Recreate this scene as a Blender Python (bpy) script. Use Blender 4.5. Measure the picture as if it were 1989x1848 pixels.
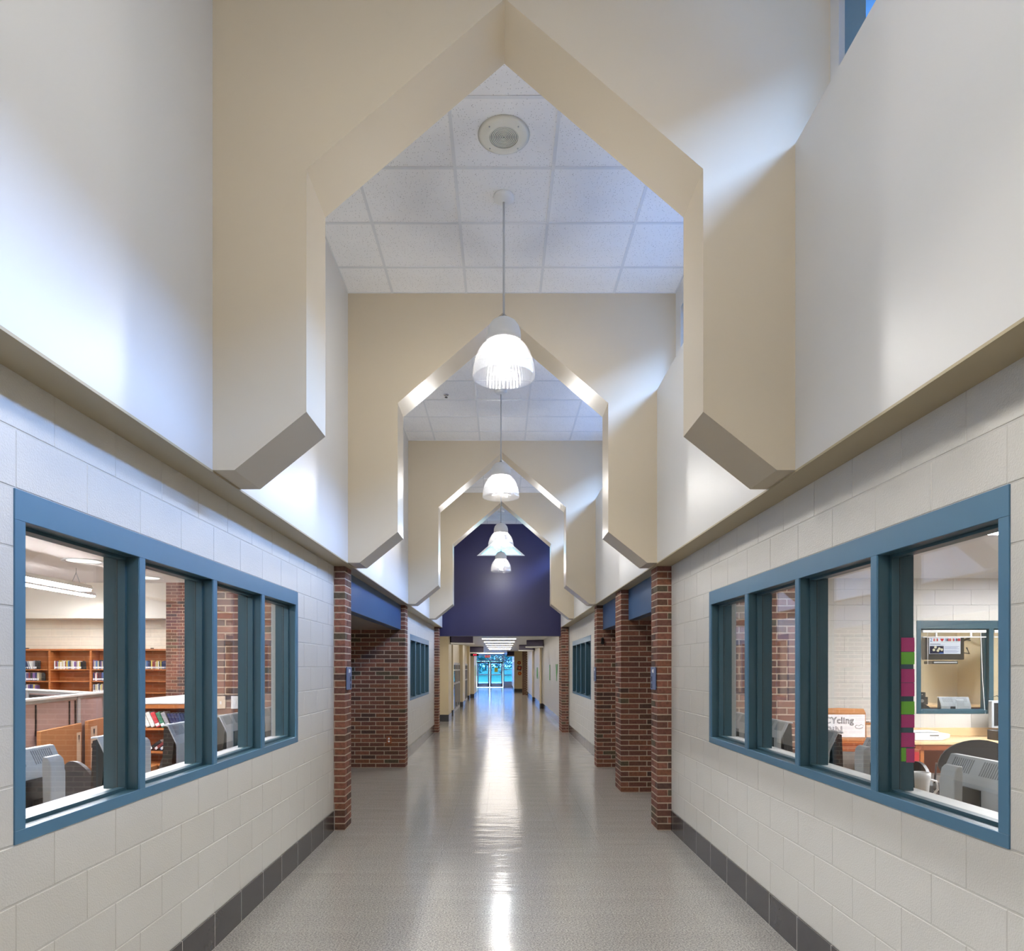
import bpy, bmesh, math, random
from mathutils import Vector, Matrix
random.seed(7)
for o in list(bpy.data.objects):
    bpy.data.objects.remove(o)
SC = bpy.context.scene
COL = SC.collection
PI = math.pi

# ---------------------------------------------------------------- camera, sky, exposure
cam_d = bpy.data.cameras.new('camera')
cam = bpy.data.objects.new('camera', cam_d)
COL.objects.link(cam)
cam.location = (0.0, 0.0, 1.623)
cam.rotation_euler = (PI / 2, 0, 0)
cam_d.sensor_fit = 'HORIZONTAL'
cam_d.sensor_width = 36.0
cam_d.lens = 24.25
cam_d.shift_x = 0.0108
cam_d.shift_y = 0.1875
cam_d.clip_start = 0.05
cam_d.clip_end = 400
SC.camera = cam

SC.view_settings.view_transform = 'Standard'
SC.view_settings.look = 'None'
SC.view_settings.gamma = 1.0
SC.view_settings.use_curve_mapping = False
SC.view_settings.exposure = 0.35
SC.cycles.max_bounces = 10
SC.cycles.diffuse_bounces = 6
SC.cycles.glossy_bounces = 5
SC.cycles.transmission_bounces = 6
SC.cycles.transparent_max_bounces = 24
SC.cycles.sample_clamp_indirect = 6.0
SC.cycles.caustics_reflective = False
SC.cycles.caustics_refractive = False
SC.cycles.use_denoising = True

SKY_STRENGTH = 54.0
LAMP_L = 188.0        # radiance of each pendant bulb
STRIP_L = 95.0        # fluorescent strips of the library
TROFFER_L = 54.0
FAR_LIGHT_L = 9.0
SPOT_W = 58.0         # downward beam of each hanging lamp

world = bpy.data.worlds.new('world')
SC.world = world
world.use_nodes = True
wn, wl = world.node_tree.nodes, world.node_tree.links
wn.clear()
w_out = wn.new('ShaderNodeOutputWorld')
w_bg = wn.new('ShaderNodeBackground')
w_tc = wn.new('ShaderNodeTexCoord')
w_sep = wn.new('ShaderNodeSeparateXYZ')
w_cr = wn.new('ShaderNodeValToRGB')
wl.new(w_tc.outputs['Generated'], w_sep.inputs[0])
wl.new(w_sep.outputs['Z'], w_cr.inputs[0])
w_cr.color_ramp.elements[0].position = 0.0
w_cr.color_ramp.elements[0].color = (0.36, 0.57, 1.0, 1)
w_cr.color_ramp.elements[1].position = 0.6
w_cr.color_ramp.elements[1].color = (0.24, 0.46, 1.0, 1)
wl.new(w_cr.outputs[0], w_bg.inputs['Color'])
w_bg.inputs['Strength'].default_value = SKY_STRENGTH
wl.new(w_bg.outputs[0], w_out.inputs['Surface'])


def portal(name, loc, size_a, size_b, rot):
    d = bpy.data.lights.new(name, 'AREA')
    d.shape = 'RECTANGLE'
    d.size, d.size_y = size_a, size_b
    d.cycles.is_portal = True
    o = bpy.data.objects.new(name, d)
    COL.objects.link(o)
    o.location = loc
    o.rotation_euler = rot
    return o


# ---------------------------------------------------------------- layout constants (metres)
XL, XR = -1.659, 1.695          # block walls of the corridor
BL, BR = -1.488, 1.519          # faces of the upper bulkheads
PL, PR = -1.551, 1.556          # corridor faces of the brick piers
XC = 1.700                      # clerestory wall
ZS = 2.642                      # soffit, thirteen block courses
ZC = 5.263                      # ceiling
ZB = 4.327                      # top of right bulkhead
WT = 0.215                      # block wall thickness
ARCH_Y = [3.56, 6.71, 11.07, 14.37]
ARCH_T = 0.385
Y_BLUE = 17.50
BH = 0.2032                     # block course
BLK = 0.4064                    # block length along the corridor
BLKX = 0.475                    # block length across
BRH = ZS / 39.0                 # brick course

# ---------------------------------------------------------------- materials
def lin(c):
    def f(v):
        v /= 255.0
        return v / 12.92 if v <= 0.04045 else ((v + 0.055) / 1.055) ** 2.4
    return (f(c[0]), f(c[1]), f(c[2]), 1.0)


def mat(name, rgb, rough=0.5, metal=0.0, var=0.06, scale=6.0, bump=0.0, bscale=60.0, rand=0.0, coat=0.0, spec=0.5, stretch=None):
    m = bpy.data.materials.new(name)
    m.use_nodes = True
    nt = m.node_tree
    n, l = nt.nodes, nt.links
    b = n['Principled BSDF']
    b.inputs['Roughness'].default_value = rough
    b.inputs['Metallic'].default_value = metal
    b.inputs['Specular IOR Level'].default_value = spec
    if coat:
        b.inputs['Coat Weight'].default_value = coat
        b.inputs['Coat Roughness'].default_value = 0.05
    tc = n.new('ShaderNodeTexCoord')
    src = tc.outputs['Object']
    if stretch:
        mp = n.new('ShaderNodeMapping')
        mp.inputs['Scale'].default_value = stretch
        l.new(src, mp.inputs[0])
        src = mp.outputs[0]
    no = n.new('ShaderNodeTexNoise')
    no.inputs['Scale'].default_value = scale
    no.inputs['Detail'].default_value = 5
    l.new(src, no.inputs['Vector'])
    hsv = n.new('ShaderNodeHueSaturation')
    hsv.inputs['Color'].default_value = lin(rgb)
    mr = n.new('ShaderNodeMapRange')
    mr.inputs['From Min'].default_value = 0.25
    mr.inputs['From Max'].default_value = 0.75
    mr.inputs['To Min'].default_value = 1 - var
    mr.inputs['To Max'].default_value = 1 + var
    l.new(no.outputs['Fac'], mr.inputs['Value'])
    val = mr.outputs[0]
    if rand:
        oi = n.new('ShaderNodeObjectInfo')
        m2 = n.new('ShaderNodeMapRange')
        m2.inputs['To Min'].default_value = 1 - rand
        m2.inputs['To Max'].default_value = 1 + rand
        l.new(oi.outputs['Random'], m2.inputs['Value'])
        mu = n.new('ShaderNodeMath')
        mu.operation = 'MULTIPLY'
        l.new(val, mu.inputs[0])
        l.new(m2.outputs[0], mu.inputs[1])
        val = mu.outputs[0]
    l.new(val, hsv.inputs['Value'])
    l.new(hsv.outputs[0], b.inputs['Base Color'])
    if bump:
        nb = n.new('ShaderNodeTexNoise')
        nb.inputs['Scale'].default_value = bscale
        nb.inputs['Detail'].default_value = 4
        l.new(src, nb.inputs['Vector'])
        bp = n.new('ShaderNodeBump')
        bp.inputs['Strength'].default_value = bump
        bp.inputs['Distance'].default_value = 0.01
        l.new(nb.outputs['Fac'], bp.inputs['Height'])
        l.new(bp.outputs[0], b.inputs['Normal'])
    return m


def emit(name, rgb, strength):
    m = bpy.data.materials.new(name)
    m.use_nodes = True
    n, l = m.node_tree.nodes, m.node_tree.links
    n.clear()
    o = n.new('ShaderNodeOutputMaterial')
    e = n.new('ShaderNodeEmission')
    e.inputs['Color'].default_value = lin(rgb)
    e.inputs['Strength'].default_value = strength
    l.new(e.outputs[0], o.inputs['Surface'])
    return m


def glass(name, tint=(0.97, 0.98, 0.98), rough=0.0, refl=1.0):
    m = bpy.data.materials.new(name)
    m.use_nodes = True
    n, l = m.node_tree.nodes, m.node_tree.links
    n.clear()
    o = n.new('ShaderNodeOutputMaterial')
    mix = n.new('ShaderNodeMixShader')
    t = n.new('ShaderNodeBsdfTransparent')
    t.inputs['Color'].default_value = (*tint, 1)
    g = n.new('ShaderNodeBsdfGlossy')
    g.inputs['Roughness'].default_value = rough
    lw = n.new('ShaderNodeLayerWeight')
    lw.inputs['Blend'].default_value = 0.5
    p = n.new('ShaderNodeMath'); p.operation = 'POWER'
    p.inputs[1].default_value = 5.0
    l.new(lw.outputs['Facing'], p.inputs[0])
    a = n.new('ShaderNodeMath'); a.operation = 'MULTIPLY_ADD'
    a.inputs[1].default_value = 0.96 * refl
    a.inputs[2].default_value = 0.04 * refl
    l.new(p.outputs[0], a.inputs[0])
    l.new(a.outputs[0], mix.inputs[0])
    l.new(t.outputs[0], mix.inputs[1])
    l.new(g.outputs[0], mix.inputs[2])
    l.new(mix.outputs[0], o.inputs['Surface'])
    return m


M = {}
M['cmu'] = mat('painted_block', (208, 205, 198), 0.36, var=0.015, scale=3, bump=0.28, bscale=150, rand=0.012)
M['cmu_joint'] = mat('painted_joint', (198, 195, 188), 0.5, var=0.03)
M['bulk'] = mat('bulkhead_paint', (206, 205, 203), 0.4, var=0.01, scale=2)
M['sillpaint'] = mat('sill_paint', (226, 226, 224), 0.4, var=0.01)
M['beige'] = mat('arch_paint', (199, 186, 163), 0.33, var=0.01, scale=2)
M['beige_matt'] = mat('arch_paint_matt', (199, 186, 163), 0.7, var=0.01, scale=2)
M['soffit'] = mat('soffit_shade_tone', (172, 158, 128), 0.5, var=0.01, scale=2)  # beige darkened to carry the shade under the upper walls
M['vent'] = mat('grey_vent_slot', (138, 142, 147), 0.5)
M['navy'] = mat('navy_paint', (25, 24, 70), 0.42, var=0.02, scale=2)
M['lintel'] = mat('lintel_paint', (42, 82, 124), 0.35, var=0.02)
M['frame'] = mat('window_frame_paint', (78, 119, 147), 0.32, var=0.02)
M['framein'] = mat('window_rebate_teal', (50, 80, 92), 0.35, var=0.02)  # darker teal than the blue face plates
M['gasket'] = mat('black_gasket', (18, 24, 26), 0.5)
M['mortar'] = mat('mortar', (186, 168, 148), 0.9, var=0.08, scale=30, bump=0.3, bscale=200)
M['base'] = mat('dark_glazed_block', (72, 70, 70), 0.2, var=0.05, scale=20, rand=0.05)
M['basejoint'] = mat('base_joint', (178, 173, 166), 0.7)
M['grid'] = mat('ceiling_grid', (226, 228, 230), 0.45, var=0.01)
M['white'] = mat('white_enamel', (232, 233, 232), 0.3, var=0.01)
M['offwhite'] = mat('speaker_enamel', (226, 224, 212), 0.4, var=0.01)
M['alu'] = mat('brushed_aluminium', (190, 192, 194), 0.35, metal=0.9, var=0.04)
M['alupaint'] = mat('silver_paint', (186, 189, 192), 0.35, var=0.02)
M['silver'] = mat('silver_plastic', (182, 187, 192), 0.35, var=0.02)
M['chrome'] = mat('chrome', (220, 220, 222), 0.12, metal=1.0, var=0.0)
M['black'] = mat('black_plastic', (26, 26, 27), 0.32, var=0.1)
M['chairblack'] = mat('black_chair_shell', (30, 27, 27), 0.38, var=0.1)
M['chairfab'] = mat('dark_speckled_fabric', (58, 54, 50), 0.9, var=0.5, scale=120)
M['wood'] = mat('orange_oak', (178, 108, 58), 0.4, var=0.12, scale=4, stretch=(1, 1, 12))
M['woodshelf'] = mat('orange_oak_shelf', (184, 114, 62), 0.4, var=0.1, scale=4, stretch=(1, 8, 8))
M['lightwood'] = mat('light_maple', (222, 190, 145), 0.35, var=0.06, scale=3, stretch=(1, 8, 8))
M['redwood'] = mat('cherry_wood', (150, 84, 50), 0.4, var=0.1, scale=5)
M['laminate'] = mat('white_laminate', (240, 240, 238), 0.3, var=0.01)
M['fabric'] = mat('pinkish_panel_fabric', (178, 150, 146), 0.95, var=0.06, scale=150)
M['card'] = mat('brown_cardboard', (184, 128, 82), 0.8, var=0.06, scale=5)
M['paper'] = mat('white_paper', (238, 238, 240), 0.7, var=0.01)
M['tan_paper'] = mat('tan_label_paper', (226, 205, 180), 0.7, var=0.01)
M['ink'] = mat('black_ink', (22, 22, 26), 0.6)
M['plate'] = mat('blue_sign_plate', (92, 108, 146), 0.4, var=0.03)
M['plastic_white'] = mat('white_plastic', (235, 235, 235), 0.35, var=0.01)
M['carpet'] = mat('library_carpet', (120, 112, 108), 0.95, var=0.15, scale=60)
M['libwall'] = mat('library_wall_paint', (240, 234, 220), 0.5, var=0.01)
M['libceil'] = mat('library_ceiling', (232, 222, 214), 0.7, var=0.01)
M['cream'] = mat('cream_wall_paint', (222, 208, 176), 0.35, var=0.01)
M['darkbox'] = mat('dark_purple_paint', (58, 48, 84), 0.4, var=0.03)
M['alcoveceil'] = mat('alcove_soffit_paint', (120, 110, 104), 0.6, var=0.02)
M['roof'] = mat('dark_roof_membrane', (58, 60, 62), 0.9, var=0.1)
M['sky_block'] = mat('sky_block_dark', (66, 58, 54), 0.9, var=0.05)  # dark so the added sky blocker bounces little daylight
M['grass'] = mat('lawn', (74, 124, 62), 0.9, var=0.3, scale=3)
M['walk'] = mat('concrete_walk', (215, 210, 200), 0.8, var=0.05)
M['leaf'] = mat('tree_leaves', (78, 122, 92), 0.7, var=0.3, scale=2, rand=0.15)
M['bark'] = mat('tree_bark', (84, 66, 52), 0.9, var=0.2, scale=10)
M['magenta'] = mat('magenta_note', (196, 62, 130), 0.7, var=0.02)
M['lime'] = mat('green_note', (120, 190, 60), 0.7, var=0.02)
M['yellow'] = mat('yellow_paper', (246, 205, 60), 0.7, var=0.02)
M['orange'] = mat('orange_paper', (214, 88, 42), 0.7, var=0.05)
M['greenpaper'] = mat('green_paper', (92, 176, 104), 0.7, var=0.03)
M['redink'] = mat('red_paper', (176, 46, 46), 0.7, var=0.03)
M['door_grey'] = mat('grey_door_metal', (176, 176, 182), 0.4, var=0.02)
M['grille'] = mat('speaker_grille', (120, 138, 136), 0.5, var=0.05)
M['glass'] = glass('window_glass', refl=1.7)
M['glass_clere'] = glass('clerestory_glass', (0.97, 0.98, 0.98))
M['glass_tint'] = glass('tinted_glass', (0.19, 0.30, 0.40))
M['glass_gable'] = glass('gable_glass', (0.21, 0.36, 0.33))
M['tv'] = emit('screen_white', (236, 240, 250), 1.0)
M['led'] = emit('red_led', (255, 40, 70), 2.0)
M['exit'] = emit('exit_red', (230, 60, 90), 1.0)
M['bulb'] = emit('lamp_bulb', (255, 250, 242), LAMP_L)
M['strip'] = emit('fluorescent_tube', (250, 250, 255), STRIP_L)
M['troffer'] = emit('troffer_lens', (252, 252, 255), TROFFER_L)
M['farlight'] = emit('far_troffer_lens', (255, 246, 236), FAR_LIGHT_L)
M['downlight'] = emit('downlight_lens', (255, 246, 230), 1.6)


def brick_material():
    m = bpy.data.materials.new('fired_brick')
    m.use_nodes = True
    n, l = m.node_tree.nodes, m.node_tree.links
    b = n['Principled BSDF']
    b.inputs['Roughness'].default_value = 0.8
    oi = n.new('ShaderNodeObjectInfo')
    cr = n.new('ShaderNodeValToRGB')
    stops = [(0.0, (126, 80, 64)), (0.18, (112, 70, 58)), (0.34, (134, 86, 68)), (0.5, (106, 68, 56)), (0.64, (126, 80, 58)),
             (0.76, (96, 66, 52)), (0.88, (82, 58, 50)), (0.96, (86, 74, 56))]
    e = cr.color_ramp.elements
    cr.color_ramp.interpolation = 'CONSTANT'
    e[0].position, e[0].color = stops[0][0], lin(stops[0][1])
    e[1].position, e[1].color = stops[1][0], lin(stops[1][1])
    for p, c in stops[2:]:
        s = e.new(p)
        s.color = lin(c)
    l.new(oi.outputs['Random'], cr.inputs[0])
    tc = n.new('ShaderNodeTexCoord')
    va = n.new('ShaderNodeVectorMath'); va.operation = 'ADD'
    l.new(tc.outputs['Object'], va.inputs[0])
    l.new(oi.outputs['Location'], va.inputs[1])
    no = n.new('ShaderNodeTexNoise')
    no.inputs['Scale'].default_value = 38
    no.inputs['Detail'].default_value = 6
    l.new(va.outputs[0], no.inputs['Vector'])
    mr = n.new('ShaderNodeMapRange')
    mr.inputs['From Min'].default_value = 0.3
    mr.inputs['From Max'].default_value = 0.7
    mr.inputs['To Min'].default_value = 0.72
    mr.inputs['To Max'].default_value = 1.22
    l.new(no.outputs['Fac'], mr.inputs['Value'])
    hsv = n.new('ShaderNodeHueSaturation')
    l.new(cr.outputs[0], hsv.inputs['Color'])
    l.new(mr.outputs[0], hsv.inputs['Value'])
    l.new(hsv.outputs[0], b.inputs['Base Color'])
    bp = n.new('ShaderNodeBump')
    bp.inputs['Strength'].default_value = 0.4
    bp.inputs['Distance'].default_value = 0.004
    l.new(no.outputs['Fac'], bp.inputs['Height'])
    l.new(bp.outputs[0], b.inputs['Normal'])
    return m


M['brick'] = brick_material()


def ceiling_tile_material():
    m = mat('fissured_ceiling_tile', (246, 246, 246), 0.9, var=0.02, scale=4)
    n, l = m.node_tree.nodes, m.node_tree.links
    b = n['Principled BSDF']
    hsv = [x for x in n if x.type == 'HUE_SAT'][0]
    tc = [x for x in n if x.type == 'TEX_COORD'][0]
    vo = n.new('ShaderNodeTexVoronoi')
    vo.inputs['Scale'].default_value = 62
    l.new(tc.outputs['Object'], vo.inputs['Vector'])
    cr = n.new('ShaderNodeValToRGB')
    cr.color_ramp.elements[0].position = 0.13
    cr.color_ramp.elements[0].color = (0.5, 0.5, 0.5, 1)
    cr.color_ramp.elements[1].position = 0.21
    cr.color_ramp.elements[1].color = (1, 1, 1, 1)
    l.new(vo.outputs['Distance'], cr.inputs[0])
    mx = n.new('ShaderNodeMix')
    mx.data_type = 'RGBA'
    mx.blend_type = 'MULTIPLY'
    mx.inputs[0].default_value = 1.0
    l.new(hsv.outputs[0], mx.inputs[6])
    l.new(cr.outputs[0], mx.inputs[7])
    l.new(mx.outputs[2], b.inputs['Base Color'])
    return m


M['ctile'] = ceiling_tile_material()


def floor_material():
    m = mat('polished_floor_tile', (177, 174, 169), 0.3, var=0.05, scale=1.2, rand=0.015, coat=0.0)
    n, l = m.node_tree.nodes, m.node_tree.links
    b = n['Principled BSDF']
    hsv = [x for x in n if x.type == 'HUE_SAT'][0]
    geo = n.new('ShaderNodeNewGeometry')
    no = n.new('ShaderNodeTexNoise')
    no.inputs['Scale'].default_value = 95
    no.inputs['Detail'].default_value = 3
    l.new(geo.outputs['Position'], no.inputs['Vector'])
    cr = n.new('ShaderNodeValToRGB')
    e = cr.color_ramp.elements
    e[0].position, e[0].color = 0.36, (0.6, 0.6, 0.62, 1)
    e[1].position, e[1].color = 0.64, (1.28, 1.26, 1.22, 1)
    l.new(no.outputs['Fac'], cr.inputs[0])
    mx = n.new('ShaderNodeMix')
    mx.data_type = 'RGBA'
    mx.blend_type = 'MULTIPLY'
    mx.inputs[0].default_value = 1.0
    l.new(hsv.outputs[0], mx.inputs[6])
    l.new(cr.outputs[0], mx.inputs[7])
    l.new(mx.outputs[2], b.inputs['Base Color'])
    # gentle waviness of the waxed surface
    mp = n.new('ShaderNodeMapping')
    mp.inputs['Scale'].default_value = (0.9, 3.2, 1)
    l.new(geo.outputs['Position'], mp.inputs[0])
    nb = n.new('ShaderNodeTexNoise')
    nb.inputs['Scale'].default_value = 2.2
    nb.inputs['Detail'].default_value = 3
    l.new(mp.outputs[0], nb.inputs['Vector'])
    bp = n.new('ShaderNodeBump')
    bp.inputs['Strength'].default_value = 0.16
    bp.inputs['Distance'].default_value = 0.03
    l.new(nb.outputs['Fac'], bp.inputs['Height'])
    l.new(bp.outputs[0], b.inputs['Normal'])
    b.inputs['Roughness'].default_value = 0.14
    b.inputs['Specular IOR Level'].default_value = 0.5
    return m


M['floor'] = floor_material()


def dome_material():
    m = bpy.data.materials.new('prismatic_glass')
    m.use_nodes = True
    n, l = m.node_tree.nodes, m.node_tree.links
    n.clear()
    o = n.new('ShaderNodeOutputMaterial')
    t = n.new('ShaderNodeBsdfTransparent')
    t.inputs['Color'].default_value = (0.97, 0.98, 1, 1)
    tr = n.new('ShaderNodeBsdfTranslucent')
    tr.inputs['Color'].default_value = (0.95, 0.95, 0.95, 1)
    g = n.new('ShaderNodeBsdfGlossy')
    g.inputs['Roughness'].default_value = 0.15
    m1 = n.new('ShaderNodeMixShader')
    m1.inputs[0].default_value = 0.019
    l.new(t.outputs[0], m1.inputs[1])
    l.new(tr.outputs[0], m1.inputs[2])
    m2 = n.new('ShaderNodeMixShader')
    lw = n.new('ShaderNodeLayerWeight')
    lw.inputs['Blend'].default_value = 0.3
    mu = n.new('ShaderNodeMath'); mu.operation = 'MULTIPLY'
    mu.inputs[1].default_value = 0.35
    l.new(lw.outputs['Facing'], mu.inputs[0])
    l.new(mu.outputs[0], m2.inputs[0])
    l.new(m1.outputs[0], m2.inputs[1])
    l.new(g.outputs[0], m2.inputs[2])
    l.new(m2.outputs[0], o.inputs['Surface'])
    return m


M['dome'] = dome_material()

# ---------------------------------------------------------------- mesh helpers
class MB:
    def __init__(self):
        self.v, self.f = [], []

    def add(self, vs, fs):
        b = len(self.v)
        self.v += [tuple(p) for p in vs]
        self.f += [tuple(i + b for i in f) for f in fs]
        return self

    def box(self, x0, x1, y0, y1, z0, z1):
        if x0 > x1: x0, x1 = x1, x0
        if y0 > y1: y0, y1 = y1, y0
        if z0 > z1: z0, z1 = z1, z0
        return self.add([(x0, y0, z0), (x1, y0, z0), (x1, y1, z0), (x0, y1, z0), (x0, y0, z1), (x1, y0, z1), (x1, y1, z1), (x0, y1, z1)],
                        [(0, 3, 2, 1), (4, 5, 6, 7), (0, 1, 5, 4), (1, 2, 6, 5), (2, 3, 7, 6), (3, 0, 4, 7)])

    def prism(self, poly, axis, a, b):
        """poly of 2-D points extruded along an axis: x -> (y,z), y -> (x,z), z -> (x,y)"""
        def P(p, t):
            if axis == 'x': return (t, p[0], p[1])
            if axis == 'y': return (p[0], t, p[1])
            return (p[0], p[1], t)
        k = len(poly)
        vs = [P(p, a) for p in poly] + [P(p, b) for p in poly]
        fs = [tuple(range(k)), tuple(reversed(range(k, 2 * k)))]
        fs += [(i, (i + 1) % k, k + (i + 1) % k, k + i) for i in range(k)]
        return self.add(vs, fs)

    def cyl(self, p0, p1, r0, r1=None, n=12, caps=True):
        r1 = r0 if r1 is None else r1
        p0, p1 = Vector(p0), Vector(p1)
        d = (p1 - p0).normalized()
        u = d.orthogonal().normalized()
        w = d.cross(u)
        vs = []
        for p, r in ((p0, r0), (p1, r1)):
            for i in range(n):
                a = 2 * PI * i / n
                vs.append(p + u * (r * math.cos(a)) + w * (r * math.sin(a)))
        fs = [(i, (i + 1) % n, n + (i + 1) % n, n + i) for i in range(n)]
        if caps:
            fs += [tuple(reversed(range(n))), tuple(range(n, 2 * n))]
        return self.add(vs, fs)

    def tube(self, pts, r, n=8):
        pts = [Vector(p) for p in pts]
        rings = []
        for i, p in enumerate(pts):
            a = pts[max(i - 1, 0)]
            b = pts[min(i + 1, len(pts) - 1)]
            d = (b - a).normalized()
            u = d.cross(Vector((0.31, 0.17, 0.94))).normalized()
            w = d.cross(u)
            rings.append([p + u * (r * math.cos(2 * PI * k / n)) + w * (r * math.sin(2 * PI * k / n)) for k in range(n)])
        vs = [q for rg in rings for q in rg]
        fs = []
        for i in range(len(pts) - 1):
            for k in range(n):
                fs.append((i * n + k, i * n + (k + 1) % n, (i + 1) * n + (k + 1) % n, (i + 1) * n + k))
        fs += [tuple(reversed(range(n))), tuple(range((len(pts) - 1) * n, len(pts) * n))]
        return self.add(vs, fs)

    def lathe(self, prof, n=32, c=(0, 0, 0), rib=0.0):
        vs, fs = [], []
        for (r, z) in prof:
            for i in range(n):
                a = 2 * PI * i / n
                rr = r * (1 + (rib if i % 2 else 0))
                vs.append((c[0] + rr * math.cos(a), c[1] + rr * math.sin(a), c[2] + z))
        for j in range(len(prof) - 1):
            for i in range(n):
                fs.append((j * n + i, j * n + (i + 1) % n, (j + 1) * n + (i + 1) % n, (j + 1) * n + i))
        return self.add(vs, fs)

    def build(self, name, m, parent=None, loc=None, rotz=0.0, bevel=0.0, smooth=False, seg=1):
        me = bpy.data.meshes.new(name)
        me.from_pydata(self.v, [], self.f)
        bm = bmesh.new()
        bm.from_mesh(me)
        bmesh.ops.recalc_face_normals(bm, faces=bm.faces)
        if bevel:
            ed = [e for e in bm.edges if len(e.link_faces) == 2 and e.calc_face_angle(0) > 0.5]
            bmesh.ops.bevel(bm, geom=ed, offset=bevel, segments=seg, profile=0.5, affect='EDGES')
        bm.to_mesh(me)
        bm.free()
        me.materials.append(m)
        if smooth:
            for p in me.polygons:
                p.use_smooth = True
        o = bpy.data.objects.new(name, me)
        COL.objects.link(o)
        if parent is not None:
            o.parent = parent
        if loc is not None:
            o.location = loc
        o.rotation_euler[2] = rotz
        return o


def tag(o, label=None, cat=None, kind=None, group=None):
    if label: o['label'] = label
    if cat: o['category'] = cat
    if kind: o['kind'] = kind
    if group: o['group'] = group
    return o


def thing(name, label, cat, loc=(0, 0, 0), rotz=0.0, kind=None, group=None):
    o = bpy.data.objects.new(name, None)
    COL.objects.link(o)
    o.location = loc
    o.rotation_euler[2] = rotz
    o.empty_display_size = 0.1
    return tag(o, label, cat, kind, group)


def copy_tree(o, parent=None):
    c = o.copy()
    COL.objects.link(c)
    if parent is not None:
        c.parent = parent
    for ch in [k for k in bpy.data.objects if k.parent == o]:
        copy_tree(ch, c)
    return c


_cache = {}


def piece(name, sx, sy, sz, cx, cy, cz, m, parent, ch):
    """one brick, block or tile: a chamfered box whose mesh is shared by all of its size"""
    key = (name, round(sx, 3), round(sy, 3), round(sz, 3), m.name)
    me = _cache.get(key)
    if me is None:
        hx, hy, hz = sx / 2, sy / 2, sz / 2
        vs, idx = [], {}
        for ax in range(3):
            for s in (-1, 1):
                for a in (-1, 1):
                    for b in (-1, 1):
                        q = [0, 0, 0]
                        q[ax] = s
                        oth = [i for i in range(3) if i != ax]
                        q[oth[0]], q[oth[1]] = a, b
                        h = [hx, hy, hz]
                        p = [q[i] * (h[i] - (0 if i == ax else ch)) for i in range(3)]
                        idx[(ax, tuple(q))] = len(vs)
                        vs.append(p)
        fs = []
        for ax in range(3):
            oth = [i for i in range(3) if i != ax]
            for s in (-1, 1):
                f = []
                for a, b in ((-1, -1), (1, -1), (1, 1), (-1, 1)):
                    q = [0, 0, 0]
                    q[ax] = s; q[oth[0]] = a; q[oth[1]] = b
                    f.append(idx[(ax, tuple(q))])
                fs.append(f)
        for ax in range(3):
            o1, o2 = [i for i in range(3) if i != ax]
            for a in (-1, 1):
                for b in (-1, 1):
                    def Q(s):
                        q = [0, 0, 0]
                        q[ax] = s; q[o1] = a; q[o2] = b
                        return tuple(q)
                    fs.append([idx[(o1, Q(-1))], idx[(o1, Q(1))], idx[(o2, Q(1))], idx[(o2, Q(-1))]])
        for a in (-1, 1):
            for b in (-1, 1):
                for c in (-1, 1):
                    fs.append([idx[(0, (a, b, c))], idx[(1, (a, b, c))], idx[(2, (a, b, c))]])
        me = bpy.data.meshes.new(name)
        me.from_pydata(vs, [], fs)
        bm = bmesh.new()
        bm.from_mesh(me)
        bmesh.ops.recalc_face_normals(bm, faces=bm.faces)
        bm.to_mesh(me)
        bm.free()
        me.materials.append(m)
        _cache[key] = me
    o = bpy.data.objects.new(name, me)
    COL.objects.link(o)
    o.location = (cx, cy, cz)
    o.parent = parent
    return o


def run(u0, u1, off, L):
    """cells of a running bond clipped to [u0, u1]"""
    k = math.floor((u0 - off) / L)
    out = []
    while True:
        a, b = off + k * L, off + (k + 1) * L
        if a >= u1 - 1e-6:
            return out
        a, b = max(a, u0), min(b, u1)
        if b - a > 0.03:
            out.append((a, b))
        k += 1


def cut(cells, ua, ub):
    out = []
    for a, b in cells:
        if b <= ua + 1e-4 or a >= ub - 1e-4:
            out.append((a, b))
        else:
            if ua - a > 0.03: out.append((a, ua))
            if b - ub > 0.03: out.append((ub, b))
    return out


def blocks_along_y(parent, face, sgn, y0, y1, phase, rows, openings):
    """painted blocks on a wall whose face is x = face; sgn = direction of the room"""
    J = 0.006
    for c in rows:
        z0, z1 = c * BH, (c + 1) * BH
        cells = run(y0, y1, phase + (BLK / 2 if c % 2 else 0), BLK)
        for (a, b, za, zb) in openings:
            if z1 > za + 0.01 and z0 < zb - 0.01:
                cells = cut(cells, a, b)
        for a, b in cells:
            piece('block', 0.05, b - a - .002, BH - J, face - sgn * 0.025 + random.uniform(-.0004, .0004), (a + b) / 2, (z0 + z1) / 2, M['cmu'], parent, 0.0025)


def blocks_along_x(parent, face, x0, x1, phase, zbase, rows, openings, m=None):
    """blocks on a wall that faces the camera (face is y = face)"""
    J = 0.006
    for c in rows:
        z0, z1 = zbase + c * BH, zbase + (c + 1) * BH
        cells = run(x0, x1, phase + (BLKX / 2 if c % 2 else 0), BLKX)
        for (a, b, za, zb) in openings:
            if z1 > za + 0.01 and z0 < zb - 0.01:
                cells = cut(cells, a, b)
        for a, b in cells:
            piece('block', b - a - .002, 0.05, BH - J, (a + b) / 2, face + 0.025, (z0 + z1) / 2, m or M['cmu'], parent, 0.0025)


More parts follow.
